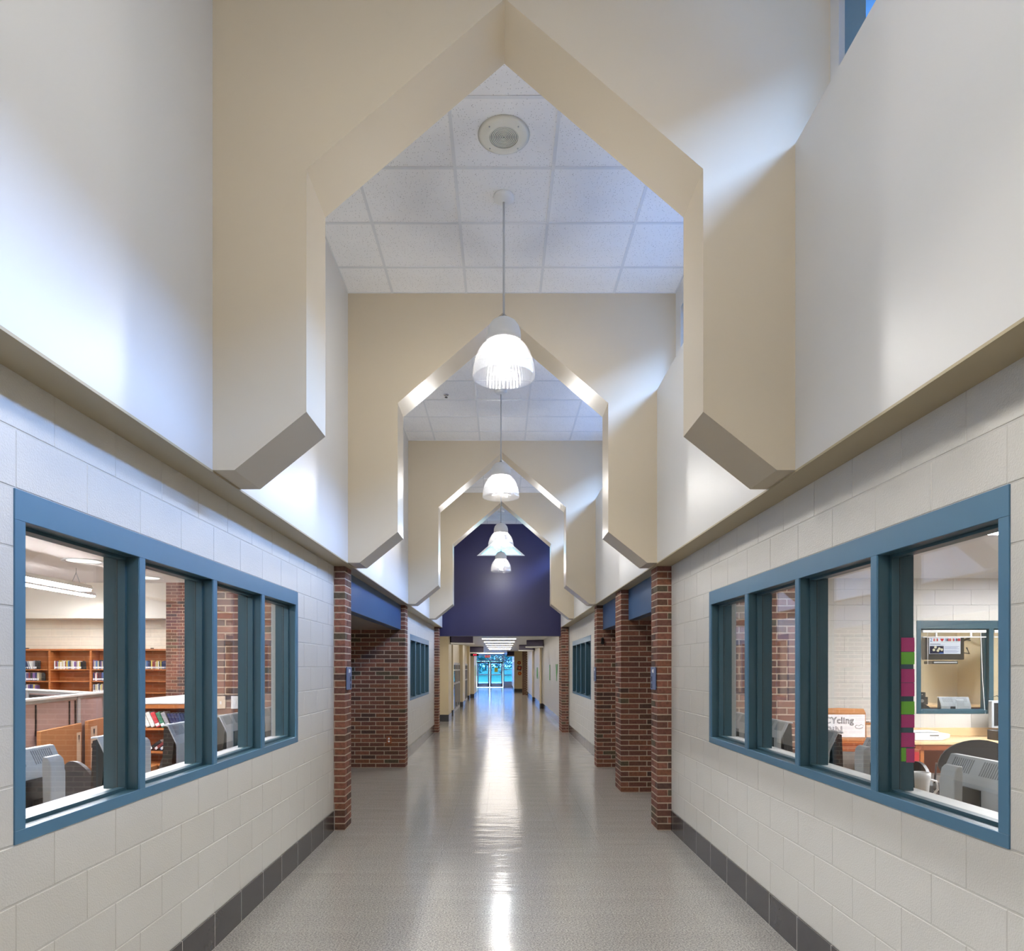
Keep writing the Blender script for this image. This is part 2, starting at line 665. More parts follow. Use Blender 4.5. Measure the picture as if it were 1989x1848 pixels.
def text_mesh(name, body, size, m, parent, loc, extrude=0.0, outline=0.0, align=None, space=1.0, res=3):
    """lettering turned into a plain mesh object"""
    cu = bpy.data.curves.new(name, 'FONT')
    cu.body, cu.size, cu.space_character = body, size, space
    cu.extrude = extrude
    if align:
        cu.align_x, cu.align_y = align, 'CENTER'
    cu.resolution_u = res
    if outline:
        cu.fill_mode = 'NONE'
        cu.bevel_depth = outline
        cu.bevel_resolution = 0
    tmp = bpy.data.objects.new(name, cu)
    COL.objects.link(tmp)
    bpy.context.view_layer.update()
    dg = bpy.context.evaluated_depsgraph_get()
    me = bpy.data.meshes.new_from_object(tmp.evaluated_get(dg))
    me.name = name
    bpy.data.objects.remove(tmp)
    me.materials.clear()
    me.materials.append(m)
    o = bpy.data.objects.new(name, me)
    COL.objects.link(o)
    o.parent = parent
    o.location = loc
    o.rotation_euler = (PI / 2, 0, 0)
    return o
# ================================================================ THE SHELL
SILL_Z, HEAD_Z = 1.016, 2.235
WIN_L1 = (2.350, 5.628)
WIN_R1 = (2.297, 5.605)
WIN_L2 = (12.58, 15.86)
WIN_R2 = (12.98, 16.30)


def wall_y(name, label, face, sgn, y0, y1, win, phase, rows_parts_from, ztop=2.90):
    """block wall along the corridor; sgn = +1 when the corridor lies towards +x"""
    f = face - sgn * 0.0022
    b = face - sgn * WT
    w = MB()
    if win:
        a, c = win
        w.box(b, f, y0, y1, 0, SILL_Z)
        w.box(b, f, y0, y1, HEAD_Z, ztop)
        w.box(b, f, y0, a, SILL_Z, HEAD_Z)
        w.box(b, f, c, y1, SILL_Z, HEAD_Z)
    else:
        w.box(b, f, y0, y1, 0, ztop)
    o = w.build(name, M['cmu_joint'])
    tag(o, label, 'wall', 'structure')
    op = [(win[0], win[1], SILL_Z, HEAD_Z)] if win else []
    blocks_along_y(o, face, sgn, max(y0, rows_parts_from), y1, phase, range(1, 13), op)
    if rows_parts_from > y0:
        MB().box(face - sgn * 0.05, face, y0, rows_parts_from - 0.004, BH, ZS).build('rear_face', M['cmu'], o)
    return o


wall_l1 = wall_y('wall_left', 'near left corridor wall of painted blocks around the library window', XL, 1, -2.5, 6.858, WIN_L1, 3.376, 1.1)
wall_r1 = wall_y('wall_right', 'near right corridor wall of painted blocks around the computer room window', XR, -1, -2.5, 6.858, WIN_R1, 3.326, 1.1)
wall_l2 = wall_y('wall_left', 'far left corridor wall of painted blocks beyond the blue lintel', XL, 1, 11.482, 17.15, WIN_L2, 11.2, 11.48)
wall_r2 = wall_y('wall_right', 'far right corridor wall of painted blocks beyond the brick doorways', XR, -1, 11.502, 17.15, WIN_R2, 11.3, 11.5)


def base_y(name, label, face, sgn, y0, y1, phase):
    o = tag(MB().box(face - sgn * 0.01, face + sgn * 0.006, y0, y1, 0, BH - .002).build(name, M['basejoint']), label, 'baseboard', 'structure')
    for a, b in run(y0, y1, phase, BLK):
        piece('tile', 0.02, b - a - 0.005, BH - 0.004, face - sgn * 0.003, (a + b) / 2, BH / 2, M['base'], o, 0.002)


base_y('baseboard_left', 'dark tile base along the near left wall', XL, 1, -2.5, 6.856, 3.58)
base_y('baseboard_right', 'dark tile base along the near right wall', XR, -1, -2.5, 6.856, 3.53)
base_y('baseboard_left', 'dark tile base along the far left wall below the shaded window', XL, 1, 11.49, 17.145, 11.4)
base_y('baseboard_right', 'dark tile base along the far right wall below the shaded window', XR, -1, 11.51, 17.145, 11.5)


# ---------------------------------------------------------------- brick piers
def pier(label, x0, sgn, width, y0, y1, cat='pillar', corner=True, zt=ZS, alcove=False):
    x1 = x0 + sgn * width
    n = int(round(zt / BRH))
    r = 0.0035
    o = MB().box(x0 + sgn * r, x1, y0 + r, y1 - 0.004, 0, zt).build('brick_pillar', M['mortar'])
    tag(o, label, cat, 'structure')
    J = 0.0125
    L, S = 0.238, 0.203

    def brick(xa, xb, ya, yb, c):
        za = c * BRH
        a, b = min(xa, xb), max(xa, xb)
        piece('brick', b - a - (J if b - a > .12 or True else 0), yb - ya - J, BRH - J, (a + b) / 2 , (ya + yb) / 2, za + BRH / 2 + .002,
              M['brick'], o, 0.0025).location.z += random.uniform(-.0008, .0008)

    for c in range(n):
        odd = c % 2
        # run on the face towards the camera
        u = 0.1 if odd else 0.0
        if odd:
            side = [(0.0, min(S, y1 - y0))]
        else:
            side = []
        v = side[-1][1] if side else 0.1
        while v < (y1 - y0) - 0.03:
            side.append((v, min(v + S, y1 - y0)))
            v += S
        for a, b in side:
            brick(x0 - sgn * J / 2, x0 + sgn * (0.1 + J / 2), y0 + a - (J / 2 if a == 0 else 0), y0 + b, c)
        while u < width - 0.03:
            w = min(L, width - u)
            brick(x0 + sgn * (u - (J / 2 if u == 0 else 0)), x0 + sgn * (u + w), y0 - J / 2, y0 + 0.1, c)
            u += L
    return o


pier('brick pier at the near left corner, between painted blocks and blue lintel', PL, -1, 1.40, 6.86, 7.15)
pier('dark brick wall closing the left recess, with an outlet near the floor', PL, -1, 1.55, 11.16, 11.48)
pier('slim brick pier at the left foot of the navy wall', PL, -1, 0.16, 17.15, 17.50)
pier('brick pier at the near right corner, bearing the nearest blue plate', PR, 1, 1.44, 6.86, 7.15)
pier('brick pier between the two right doorways', PR, 1, 1.55, 8.95, 9.39)
pier('brick pier beyond the second right doorway, before the far painted blocks', PR, 1, 1.55, 11.19, 11.50)
pier('slim brick pier at the right foot of the navy wall', 1.515, 1, 0.17, 17.15, 18.00)

# lintels over the recesses, dark soffits behind them, rear walls of the recesses
def lintel(label, x, sgn, y0, y1):
    o = MB().box(x, x + sgn * 0.12, y0, y1, HEAD_Z, ZS).build('lintel', M['lintel'], bevel=0.004)
    tag(o, label, 'lintel', 'structure')


lintel('long blue lintel over the left recess', -1.62, -1, 7.15, 11.16)
lintel('blue lintel over the nearer right doorway', 1.655, 1, 7.15, 8.95)
lintel('blue lintel over the farther right doorway', 1.655, 1, 9.39, 11.19)
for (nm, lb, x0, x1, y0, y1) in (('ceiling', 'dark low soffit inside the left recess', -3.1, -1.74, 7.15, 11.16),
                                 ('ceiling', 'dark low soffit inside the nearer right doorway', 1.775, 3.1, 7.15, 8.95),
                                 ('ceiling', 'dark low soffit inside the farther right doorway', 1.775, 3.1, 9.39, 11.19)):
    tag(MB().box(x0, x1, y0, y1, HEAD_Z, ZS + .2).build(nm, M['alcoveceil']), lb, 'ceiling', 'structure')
tag(MB().box(-3.1, -2.95, 7.15, 11.16, 0, HEAD_Z).build('wall_left', M['cream']), 'plain rear wall of the left recess', 'wall', 'structure')
tag(MB().box(3.0, 3.15, 7.15, 8.95, 0, HEAD_Z).build('wall_right', M['cream']), 'plain rear wall of the nearer right doorway', 'wall', 'structure')
tag(MB().box(3.0, 3.15, 9.39, 11.19, 0, HEAD_Z).build('wall_right', M['cream']), 'plain rear wall of the farther right doorway', 'wall', 'structure')

# ---------------------------------------------------------------- floor
TX0, TX1, TY0, TY1 = XL, XR, 2.4, 9.715
fl = MB()
fl.box(-3.2, 3.2, -2.6, TY0, -0.2, 0)
fl.box(TX0, TX1, TY0, TY1, -0.2, -0.004)
fl.box(-3.2, TX0, TY0, TY1, -0.2, 0)
fl.box(TX1, 3.2, TY0, TY1, -0.2, 0)
fl.box(-3.2, 3.2, TY1, 56.2, -0.2, 0)
floor = tag(fl.build('floor', M['floor']), 'polished speckled tile floor of the corridor', 'floor', 'structure')
TW, TL = 0.357, 0.3048
for j in range(24):
    for (a, b) in run(TX0, TX1, 0.018 - TW / 2, TW):
        ya = TY0 + j * TL
        piece('tile', b - a - 0.0007, TL - 0.0007, 0.02, (a + b) / 2, ya + TL / 2, -0.010, M['floor'], floor, 0.0002)

# ---------------------------------------------------------------- bulkheads, soffits, clerestory wall
bl = MB().prism([(XL - 0.02, ZS), (BL, ZS), (BL, ZC), (XL - 0.02, ZC)], 'y', -2.5, Y_BLUE)
tag(bl.build('wall_left', M['bulk']), 'tall white upper wall on the left, overhanging the blocks', 'wall', 'structure')
br = MB().box(BR, XC + 0.15, -2.5, Y_BLUE, ZS, ZB)
tag(br.build('wall_right', M['bulk']), 'white upper wall on the right, below the high windows', 'wall', 'structure')
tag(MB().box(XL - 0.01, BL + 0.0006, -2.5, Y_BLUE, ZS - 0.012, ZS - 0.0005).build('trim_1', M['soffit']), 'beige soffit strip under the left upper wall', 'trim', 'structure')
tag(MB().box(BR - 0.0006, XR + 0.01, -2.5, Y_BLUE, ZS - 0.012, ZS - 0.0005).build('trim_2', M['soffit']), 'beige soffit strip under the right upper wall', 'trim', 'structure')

WZ0, WZ1 = ZB, 5.03
cler = []
bays = [(-2.4, 3.56), (3.945, 6.71), (7.095, 11.07), (11.455, 14.37), (14.755, Y_BLUE)]
for i, (a, b) in enumerate(bays):
    cler.append((0.3, b - 0.09) if i == 0 else (a + 0.13, b - 0.19))
cw = MB()
cw.box(XC, XC + 0.15, -2.5, Y_BLUE, WZ1, ZC)
edges = [-2.5] + [e for p in cler for e in p] + [Y_BLUE]
for i in range(0, len(edges), 2):
    cw.box(XC, XC + 0.15, edges[i], edges[i + 1], WZ0, WZ1)
tag(cw.build('wall_right', M['bulk']), 'thin wall strip around the high windows on the right', 'wall', 'structure')
names = ['over the nearest bay', 'in the bay of the nearest hanging lamp', 'in the bay of the second hanging lamp', 'in the bay of the third hanging lamp', 'in the bay before the navy wall']
for i, (a, b) in enumerate(cler):
    w = thing('window_%d' % (i + 5), 'blue-framed high window ' + names[i], 'window', kind='structure')
    t = 0.05
    MB().box(XC + .03, XC + .12, a, b, WZ1 - t, WZ1).build('head_rail', M['frame'], w)
    MB().box(XC + .03, XC + .12, a, b, WZ0, WZ0 + .03).build('sill_rail', M['frame'], w)
    for y in (a, b - t):
        jw = .2 if (i == 0 and y > a) else t
        MB().box(XC + .03, XC + .12, y + t - jw, y + t, WZ0, WZ1).build('jamb', M['frame'], w)
    k = max(1, int(round((b - a) / 1.25)))
    for q in range(1, k):
        y = a + (b - a) * q / k
        MB().box(XC + .03, XC + .12, y - t / 2, y + t / 2, WZ0, WZ1).build('mullion', M['frame'], w)
    for q in range(k):
        ya, yb = a + (b - a) * q / k + .02, a + (b - a) * (q + 1) / k - .02
        MB().box(XC + .072, XC + .078, ya, yb, WZ0 + .01, WZ1 - .01).build('pane', M['glass_clere'], w)
    portal('sky_portal', (XC + 0.16, (a + b) / 2, (WZ0 + WZ1) / 2), WZ1 - WZ0, b - a, (0, PI / 2, 0))

tag(MB().box(XC + .15, XC + .48, -2.7, Y_BLUE, 5.06, 5.30).build('trim_6', M['white']), 'added narrow eave outside above the high windows, cutting their steep light', 'trim', 'structure')  # eave added to keep steep sky light off the arches

# ---------------------------------------------------------------- gable arches
OPEN = [(-1.376, ZS), (-1.004, 2.943), (-1.004, 4.197), (0.02, 5.077), (1.044, 4.197), (1.044, 2.943), (1.424, ZS)]
OUTL = OPEN + [(BR, ZS), (BR, ZB), (XC, ZB), (XC, ZC), (BL, ZC), (BL, ZS)]
an = ['nearest', 'second', 'third', 'fourth']
for i, y in enumerate(ARCH_Y):
    o = MB().prism(OUTL, 'y', y, y + ARCH_T).build('gable_arch', M['beige_matt' if i == 0 else 'beige'])
    tag(o, 'beige gable-shaped arch across the corridor, %s from the camera' % an[i], 'arch', 'structure')

# ---------------------------------------------------------------- ceiling grid, bay by bay
CW, CD = 0.7185, 0.625
ceil_names = ['above the nearest hanging lamp', 'above the second hanging lamp', 'above the third hanging lamp', 'before the navy wall']
tag(MB().box(XL - .1, XC + .15, -2.5, 3.56, ZC, ZC + .2).build('ceiling', M['grid']), 'plain ceiling over the nearest bay', 'ceiling', 'structure')
for i, (a, b) in enumerate(bays[1:]):
    o = MB().box(XL - .1, XC + .15, a - .385, b, ZC + .012, ZC + .2).build('ceiling', M['grid'])
    tag(o, 'white lay-in tile ceiling ' + ceil_names[i], 'ceiling', 'structure')
    y_off = 6.277 if i == 0 else b - 0.43
    xs = run(BL, XC, 0.0225 - CW / 2, CW)
    ys = run(a, b, y_off, CD)
    g = MB()
    hw = 0.012
    for x in [p[0] for p in xs] + [XC]:
        g.box(max(x - hw, BL), min(x + hw, XC), a, b, ZC - .001, ZC + .010)
    for y in [p[0] for p in ys] + [b]:
        g.box(BL, XC, max(y - hw, a), min(y + hw, b), ZC - .0004, ZC + .0094)
    g.build('grid_bars', M['grid'], o)
    for xa, xb in xs:
        for ya, yb in ys:
            piece('tile', xb - xa - .012, yb - ya - .012, 0.012, (xa + xb) / 2, (ya + yb) / 2, ZC + .010, M['ctile'], o, 0.001)

# ---------------------------------------------------------------- navy end wall with gable window
nv = MB()
gx, gz0, gz1 = 0.610, 4.456, 4.985
nv.prism([(-1.66, 2.42), (1.72, 2.42), (1.72, gz0), (gx, gz0), (0.0, gz0), (-gx, gz0), (-1.66, gz0)], 'y', Y_BLUE, Y_BLUE + .25)
nv.prism([(-1.66, gz0), (-gx, gz0), (0.0, gz1), (0.0, ZC), (-1.66, ZC)], 'y', Y_BLUE, Y_BLUE + .25)
nv.prism([(1.72, gz0), (gx, gz0), (0.0, gz1), (0.0, ZC), (1.72, ZC)], 'y', Y_BLUE, Y_BLUE + .25)
tag(nv.build('wall_back', M['navy']), 'navy blue wall above the opening to the far corridor', 'wall', 'structure')
gw = thing('window_10', 'small triangular gable window in the navy wall behind the lamps', 'window', (0, 0, 0), kind='structure')
fr = MB()
ix, iz0, iz1 = gx - .10, gz0 + .03, gz1 - .06
fr.prism([(-gx, gz0), (gx, gz0), (ix, iz0), (-ix, iz0)], 'y', Y_BLUE - .01, Y_BLUE + .1)
fr.prism([(-gx, gz0), (-ix, iz0), (0, iz1), (0, gz1)], 'y', Y_BLUE - .01, Y_BLUE + .1)
fr.prism([(gx, gz0), (ix, iz0), (0, iz1), (0, gz1)], 'y', Y_BLUE - .01, Y_BLUE + .1)
fr.build('frame', M['white'], gw)
MB().prism([(-ix, iz0), (ix, iz0), (0, iz1)], 'y', Y_BLUE + .08, Y_BLUE + .086).build('pane', M['glass_gable'], gw)

# closing wall behind the camera
tag(MB().box(XL - .3, XC + .3, -2.7, -2.5, 0, ZC + .2).build('wall_front', M['cmu']), 'painted wall behind the camera', 'wall', 'structure')

# ---------------------------------------------------------------- corridor windows
def window(name, label, mp, u0, u1, jambs, glass_m, inner=True):
    """mp(u, d, z) maps along-wall, into-wall and height to the world"""
    w = thing(name, label, 'window', kind='structure')

    def bx(nm, m, ua, ub, da, db, za, zb, bevel=0.0, parent=w):
        b = MB()
        ps = [mp(u, d, z) for z in (za, zb) for (u, d) in ((ua, da), (ub, da), (ub, db), (ua, db))]
        b.add(ps, [(0, 3, 2, 1), (4, 5, 6, 7), (0, 1, 5, 4), (1, 2, 6, 5), (2, 3, 7, 6), (3, 0, 4, 7)])
        return b.build(nm, m, parent, bevel=bevel)

    D = 0.163
    hz, sz = HEAD_Z - 0.106, SILL_Z + 0.047

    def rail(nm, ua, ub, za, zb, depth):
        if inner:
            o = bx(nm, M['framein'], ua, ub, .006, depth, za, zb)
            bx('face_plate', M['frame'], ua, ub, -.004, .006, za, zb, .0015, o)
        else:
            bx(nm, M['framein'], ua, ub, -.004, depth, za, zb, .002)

    rail('head', u0, u1, hz, HEAD_Z, D)
    rail('sill', u0, u1, SILL_Z, sz, .10)
    rail('jamb', u0, jambs[0][0], sz, hz, D)
    rail('jamb', jambs[-1][1], u1, sz, hz, D)
    for i in range(len(jambs) - 1):
        rail('mullion', jambs[i][1], jambs[i + 1][0], sz, hz, D)
    if inner:
        bx('inner_sill', M['sillpaint'], u0 + .05, u1 - .05, .104, WT, SILL_Z - .01, sz + .004, .002)
    for a, b in jambs:
        p = bx('pane', glass_m, a + .004, b - .004, .097, .103, sz + .004, hz - .004)
        s = 0.013
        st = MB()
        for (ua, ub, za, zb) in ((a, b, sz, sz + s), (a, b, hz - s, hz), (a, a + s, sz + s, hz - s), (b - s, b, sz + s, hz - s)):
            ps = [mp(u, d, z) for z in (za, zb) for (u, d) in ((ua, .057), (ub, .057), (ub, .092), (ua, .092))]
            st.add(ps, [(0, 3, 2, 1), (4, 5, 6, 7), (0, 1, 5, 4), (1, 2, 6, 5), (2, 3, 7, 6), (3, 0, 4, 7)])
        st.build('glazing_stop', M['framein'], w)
        gk = MB()
        for (ua, ub, za, zb) in ((a, b, sz, sz + .009), (a, b, hz - .009, hz), (a, a + .009, sz, hz), (b - .009, b, sz, hz)):
            ps = [mp(u, d, z) for z in (za, zb) for (u, d) in ((ua, .092), (ub, .092), (ub, .097), (ua, .097))]
            gk.add(ps, [(0, 3, 2, 1), (4, 5, 6, 7), (0, 1, 5, 4), (1, 2, 6, 5), (2, 3, 7, 6), (3, 0, 4, 7)])
        gk.build('gasket', M['gasket'], w)
    return w


JL = [(2.403, 3.162), (3.212, 3.972), (4.025, 4.778), (4.836, 5.572)]
JR = [(2.347, 3.106), (3.156, 3.917), (3.967, 4.728), (4.786, 5.553)]
window('window_1', 'four-light blue-framed window on the left, looking into the library', lambda u, d, z: (XL - d, u, z), *WIN_L1, JL, M['glass'])
window('window_2', 'four-light blue-framed window on the right, looking into the computer room', lambda u, d, z: (XR + d, u, z), *WIN_R1, JR, M['glass'])


def even(u0, u1):
    w = (u1 - u0 - .25) / 4
    return [(u0 + .05 + i * (w + .05), u0 + .05 + i * (w + .05) + w) for i in range(4)]


window('window_3', 'far left blue-framed window, seen edge-on past the recess', lambda u, d, z: (XL - d, u, z), *WIN_L2, even(*WIN_L2), M['glass'])
window('window_4', 'far right blue-framed window, seen edge-on past the doorways', lambda u, d, z: (XR + d, u, z), *WIN_R2, even(*WIN_R2), M['glass'])

# ---------------------------------------------------------------- hanging lamps
def make_lamp(label, loc):
    t = thing('pendant_lamp', label, 'lamp', loc, group='prismatic hanging lamps down the corridor')
    MB().lathe([(0.0, 0), (.08, 0), (.08, -.018), (.062, -.036), (.02, -.046), (0, -.046)], 32).build('canopy', M['white'], t, smooth=True)
    MB().cyl((0, 0, -.04), (0, 0, -.93), .0085).build('stem', M['alupaint'], t, smooth=True)
    MB().lathe([(0, -.915), (.013, -.918), (.013, -.928), (.02, -.934), (.02, -.945), (0, -.945)], 16).build('knuckle', M['alu'], t, smooth=True)
    MB().lathe([(0, -.941), (.03, -.943), (.065, -.954), (.095, -.975), (.118, -1.008), (.130, -1.045), (.133, -1.075), (.133, -1.132), (.128, -1.132), (.126, -1.06), (.1, -1.0), (0, -.97)], 40).build('housing', M['white'], t, smooth=True)
    d = MB().lathe([(.128, -1.118), (.150, -1.14), (.178, -1.174), (.203, -1.215), (.221, -1.262), (.233, -1.315), (.239, -1.37), (.241, -1.392), (.236, -1.404),
                    (.233, -1.392), (.232, -1.37), (.226, -1.315), (.214, -1.262), (.196, -1.215), (.171, -1.174), (.143, -1.14), (.122, -1.122)], 112, rib=0.008).build('glass_shade', M['dome'], t, smooth=False)
    MB().lathe([(.234, -1.398), (.16, -1.394), (.08, -1.376), (.0, -1.345)], 48).build('bottom_lens', M['dome'], t, smooth=True)
    MB().lathe([(0, -1.15), (.045, -1.16), (.060, -1.19), (.062, -1.26), (.052, -1.31), (.03, -1.335), (0, -1.34)], 12).build('bulb', M['bulb'], t, smooth=True)
    sd = bpy.data.lights.new('lamp_beam', 'SPOT')
    sd.energy = SPOT_W
    sd.color = (1.0, 0.95, 0.86)
    sd.spot_size = math.radians(150)
    sd.spot_blend = 0.6
    sd.shadow_soft_size = 0.1
    so = bpy.data.objects.new('lamp_beam', sd)
    COL.objects.link(so)
    so.parent = t
    so.location = (0, 0, -1.42)
    return t


LAMPS = [(0.022, 5.33, 'hanging prismatic lamp nearest the camera'), (0.0, 9.08, 'second hanging prismatic lamp from the camera'),
         (0.0, 12.9, 'third hanging prismatic lamp, in front of the gable window'), (0.0, 16.05, 'smallest hanging prismatic lamp, lowest in front of the navy wall')]
lamp0 = None
for x, y, lb in LAMPS:
    if lamp0 is None:
        lamp0 = make_lamp(lb, (x, y, ZC))
    else:
        c = copy_tree(lamp0)
        c.location = (x, y, ZC)
        c['label'] = lb
for y, lb in ((1.75, 'hanging prismatic lamp just before the nearest arch, above the picture'), (-1.2, 'added hanging lamp behind the camera, brightening the nearest arch')):  # the one behind the camera is added to brighten the nearest arch
    c = copy_tree(lamp0)
    c.location = (0.02, y, ZC)
    c['label'] = lb

# ceiling speaker, sprinkler heads
def speaker(label, loc):
    t = thing('ceiling_speaker', label, 'speaker', loc)
    MB().lathe([(.098, -.016), (.12, -.019), (.155, -.013), (.178, 0), (.0, 0)], 48).build('ring', M['offwhite'], t, smooth=True)
    MB().lathe([(.0, -.010), (.098, -.010), (.098, -.0), (0, 0)], 40).build('grille', M['grille'], t, smooth=False)
    g = MB()
    for k in range(1, 9):
        r = .0115 * k
        g.lathe([(r - .003, -.0105), (r - .003, -.0145), (r + .003, -.0145), (r + .003, -.0105)], 36)
    g.build('grille_rings', M['offwhite'], t)
    for a in (45, 135, 225, 315):
        x, y = .137 * math.cos(math.radians(a)), .137 * math.sin(math.radians(a))
        MB().cyl((x, y, -.012), (x, y, -.021), .005, n=8).build('screw', M['alu'], t)


speaker('round ceiling speaker with perforated centre above the nearest lamp', (0.02, 4.717, ZC))
speaker('small distant round speaker on the ceiling before the navy wall', (0.0, 15.3, ZC))


def sprinkler(label, loc):
    t = thing('sprinkler_head', label, 'sprinkler', loc)
    MB().lathe([(0, 0), (.035, 0), (.032, -.008), (0, -.008)], 20).build('escutcheon', M['chrome'], t, smooth=True)
    MB().cyl((0, 0, -.005), (0, 0, -.035), .009, n=10).build('body', M['alu'], t)
    MB().cyl((0, 0, -.036), (0, 0, -.04), .02, n=12).build('deflector', M['black'], t)


sprinkler('tiny sprinkler head on the ceiling beyond the second arch', (-0.73, 9.2, ZC))

# plates and fittings on the bricks
def sign(label, loc, sx):
    t = thing('room_sign', label, 'sign', loc)
    MB().box(-.006, .006, -.105, .105, -.115, .115).build('plate', M['plate'], t, bevel=.004)
    k = sx * .0075
    m = MB()
    m.box(k - .001, k + .001, -.035, -.012, .055, .095)
    m.box(k - .001, k + .001, .0, .03, .06, .09)
    m.build('lettering', M['paper'], t)
    MB().box(k - .001, k + .001, .035, .062, -.03, .02).build('symbol', M['ink'], t)
    MB().box(k - .001, k + .001, .035, .062, -.10, -.055).build('symbol', M['ink'], t)


sign('blue plate on the near left brick pier', (PL + .012, 6.985, 1.512), 1)
sign('blue plate on the near right brick pier', (PR - .012, 6.985, 1.512), -1)
sign('blue plate on the brick pier beyond the second right doorway', (PR - .012, 11.33, 1.512), -1)


def outlet(label, loc, axis='y', m='plastic_white', tall=True):
    t = thing('wall_outlet', label, 'outlet', loc)
    w, h = .041, .06
    MB().box(-w, w, -.006, 0, -h, h).build('cover', M[m], t, bevel=.003)
    s = MB()
    for z in (-.022, .022):
        s.cyl((0, -.0065, z), (0, -.009, z), .016, n=14)
    s.build('sockets', M['paper'], t)


outlet('brown double outlet low on the recess brick wall', (-1.81, 11.152, 0.45), m='redwood')

hook = thing('wall_hook', 'dark bracket high on the brick pier beyond the second right doorway', 'hook', (1.645, 11.18, 2.05))
MB().box(-.02, .02, -.012, 0, -.05, .05).build('backplate', M['black'], hook, bevel=.003)
MB().tube([(0, -.01, .03), (0, -.05, .05), (-.02, -.08, .02), (-.03, -.07, -.04)], .01).build('arm', M['black'], hook, smooth=True)
# ================================================================ FAR CORRIDOR
FZ = 2.70
tag(MB().box(-3.2, 3.2, 17.75, 56.3, FZ, FZ + .2).build('ceiling', M['grid']), 'low white ceiling of the far corridor', 'ceiling', 'structure')
tag(MB().box(-3.2, 3.2, 17.502, 17.75, 2.44, 3.0).build('trim_3', M['grid']), 'back of the navy wall over the far corridor', 'trim', 'structure')


def jog(label, x0, x1, y0, y1, m='cream', base_side=True, name='wall_left'):
    o = MB().box(x0, x1, y0, y1, 0, FZ).build(name, M[m])
    tag(o, label, 'wall', 'structure')
    b = MB().box(x0 - .006, x1 + .006, y0 - .006, y1 + .006, 0, .2)
    b.build('base', M['base'], o, bevel=.002)
    return o


jog('cream wall stub behind the left foot of the navy wall', -2.4, -1.86, 17.51, 22.0)
jog('nearest cream pier on the left of the far corridor', -1.86, -1.575, 20.75, 22.0)
jog('second cream pier on the left of the far corridor', -1.9, -1.59, 22.9, 23.3)
jog('third cream pier, between the two glazed units', -1.9, -1.57, 28.4, 30.2)
jog('fourth cream pier, beyond the glazed units', -1.95, -1.60, 34.8, 36.0)
jog('last cream wall on the left before the entrance', -2.6, -1.44, 36.9, 41.0)
jog('long white wall on the right of the far corridor', 1.665, 2.2, 18.0, 27.2, 'bulk', name='wall_right')
jog('second white wall on the right of the far corridor', 1.60, 2.2, 27.2, 33.0, 'bulk', name='wall_right')
jog('third white wall on the right of the far corridor', 1.55, 2.2, 33.0, 40.7, 'bulk', name='wall_right')
jog('white pilaster at the first break of the right far wall', 1.53, 1.62, 27.2, 27.7, name='wall_right')
jog('white pilaster at the second break of the right far wall', 1.50, 1.56, 33.0, 33.5, name='wall_right')
jog('cream wall beside the entrance, hung with orange papers', 0.89, 2.2, 46.0, 56.0, name='wall_right')
tag(MB().box(-2.8, -2.6, 41.0, 56.0, 0, FZ).build('wall_left', M['cream']), 'cream side wall of the entrance lobby', 'wall', 'structure')
o = MB().box(1.55, 1.95, 41.0, 46.0, 0, FZ).build('wall_right', M['cream'])
tag(o, 'cream side wall between brick pilaster and lobby', 'wall', 'structure')

# far brick pilaster
o = tag(MB().box(1.266, 1.6, 40.706, 41.0, 0, FZ).build('brick_pillar', M['mortar']), 'distant brick pilaster on the right near the entrance', 'pillar', 'structure')
st = MB()
for c in range(39):
    z = c * FZ / 39
    for k in range(2):
        xa = 1.26 + (k * .17) - (0.08 if c % 2 and k else 0)
        st.box(xa, xa + .155, 40.70, 40.8, z + .006, z + FZ / 39 - .006)
ob = st.build('bricks', M['brick'], o)
ob['kind'] = 'stuff'

# ceiling lights of the far corridor
for i in range(-2, 6):  # first two are added out of sight to brighten the corridor
    y = 25.8 + i * 3.05
    t = thing('ceiling_light', 'bright ceiling light of the far corridor, %s in view' % ['first', 'second', 'third', 'fourth', 'fifth', 'sixth'][i] if i >= 0 else 'added unseen ceiling light of the far corridor above the navy wall, %s one' % ('nearer' if i == -2 else 'farther'), 'light',
              (-.07, y, FZ), group='ceiling lights of the far corridor')
    MB().box(-.66, .66, -.34, .34, -.012, .0).build('frame', M['white'], t)
    MB().box(-.63, .63, -.30, .30, -.016, -.0125).build('diffuser', M['farlight'], t)
t = thing('ceiling_light', 'pale lit panel under the ceiling just before the entrance doors', 'light', (-.9, 50.0, FZ))
MB().box(-1.2, 1.2, -.6, .6, -.05, 0).build('frame', M['white'], t)
MB().box(-1.1, 1.1, -.5, .5, -.056, -.051).build('diffuser', M['farlight'], t)

# angled header boxes over doorways
def header(label, loc, rot, w, h, d):
    t = thing('header_box', label, 'soffit', loc, rot, kind='structure')
    MB().box(-w / 2, w / 2, 0, d, -h + .05, 0).build('face', M['darkbox'], t, bevel=.004)
    MB().box(-w / 2 - .03, w / 2 + .03, -.03, d + .02, -h, -h + .05).build('lower_edge', M['white'], t, bevel=.004)


header('dark header box jutting from the left, nearest the navy wall', (-1.20, 21.4, FZ), math.radians(28), .75, .36, .5)
header('dark header box jutting from the left, above the red display', (-1.35, 35.6, FZ), math.radians(20), .95, .34, .5)
header('larger dark header box jutting from the right wall', (1.32, 27.0, FZ), math.radians(-25), .70, .30, .6)
header('second dark header box on the right, further along', (1.18, 32.6, FZ), math.radians(-25), .72, .30, .6)
header('small dark header box on the right by the entrance', (.72, 46.2, FZ), math.radians(-18), .66, .34, .5)

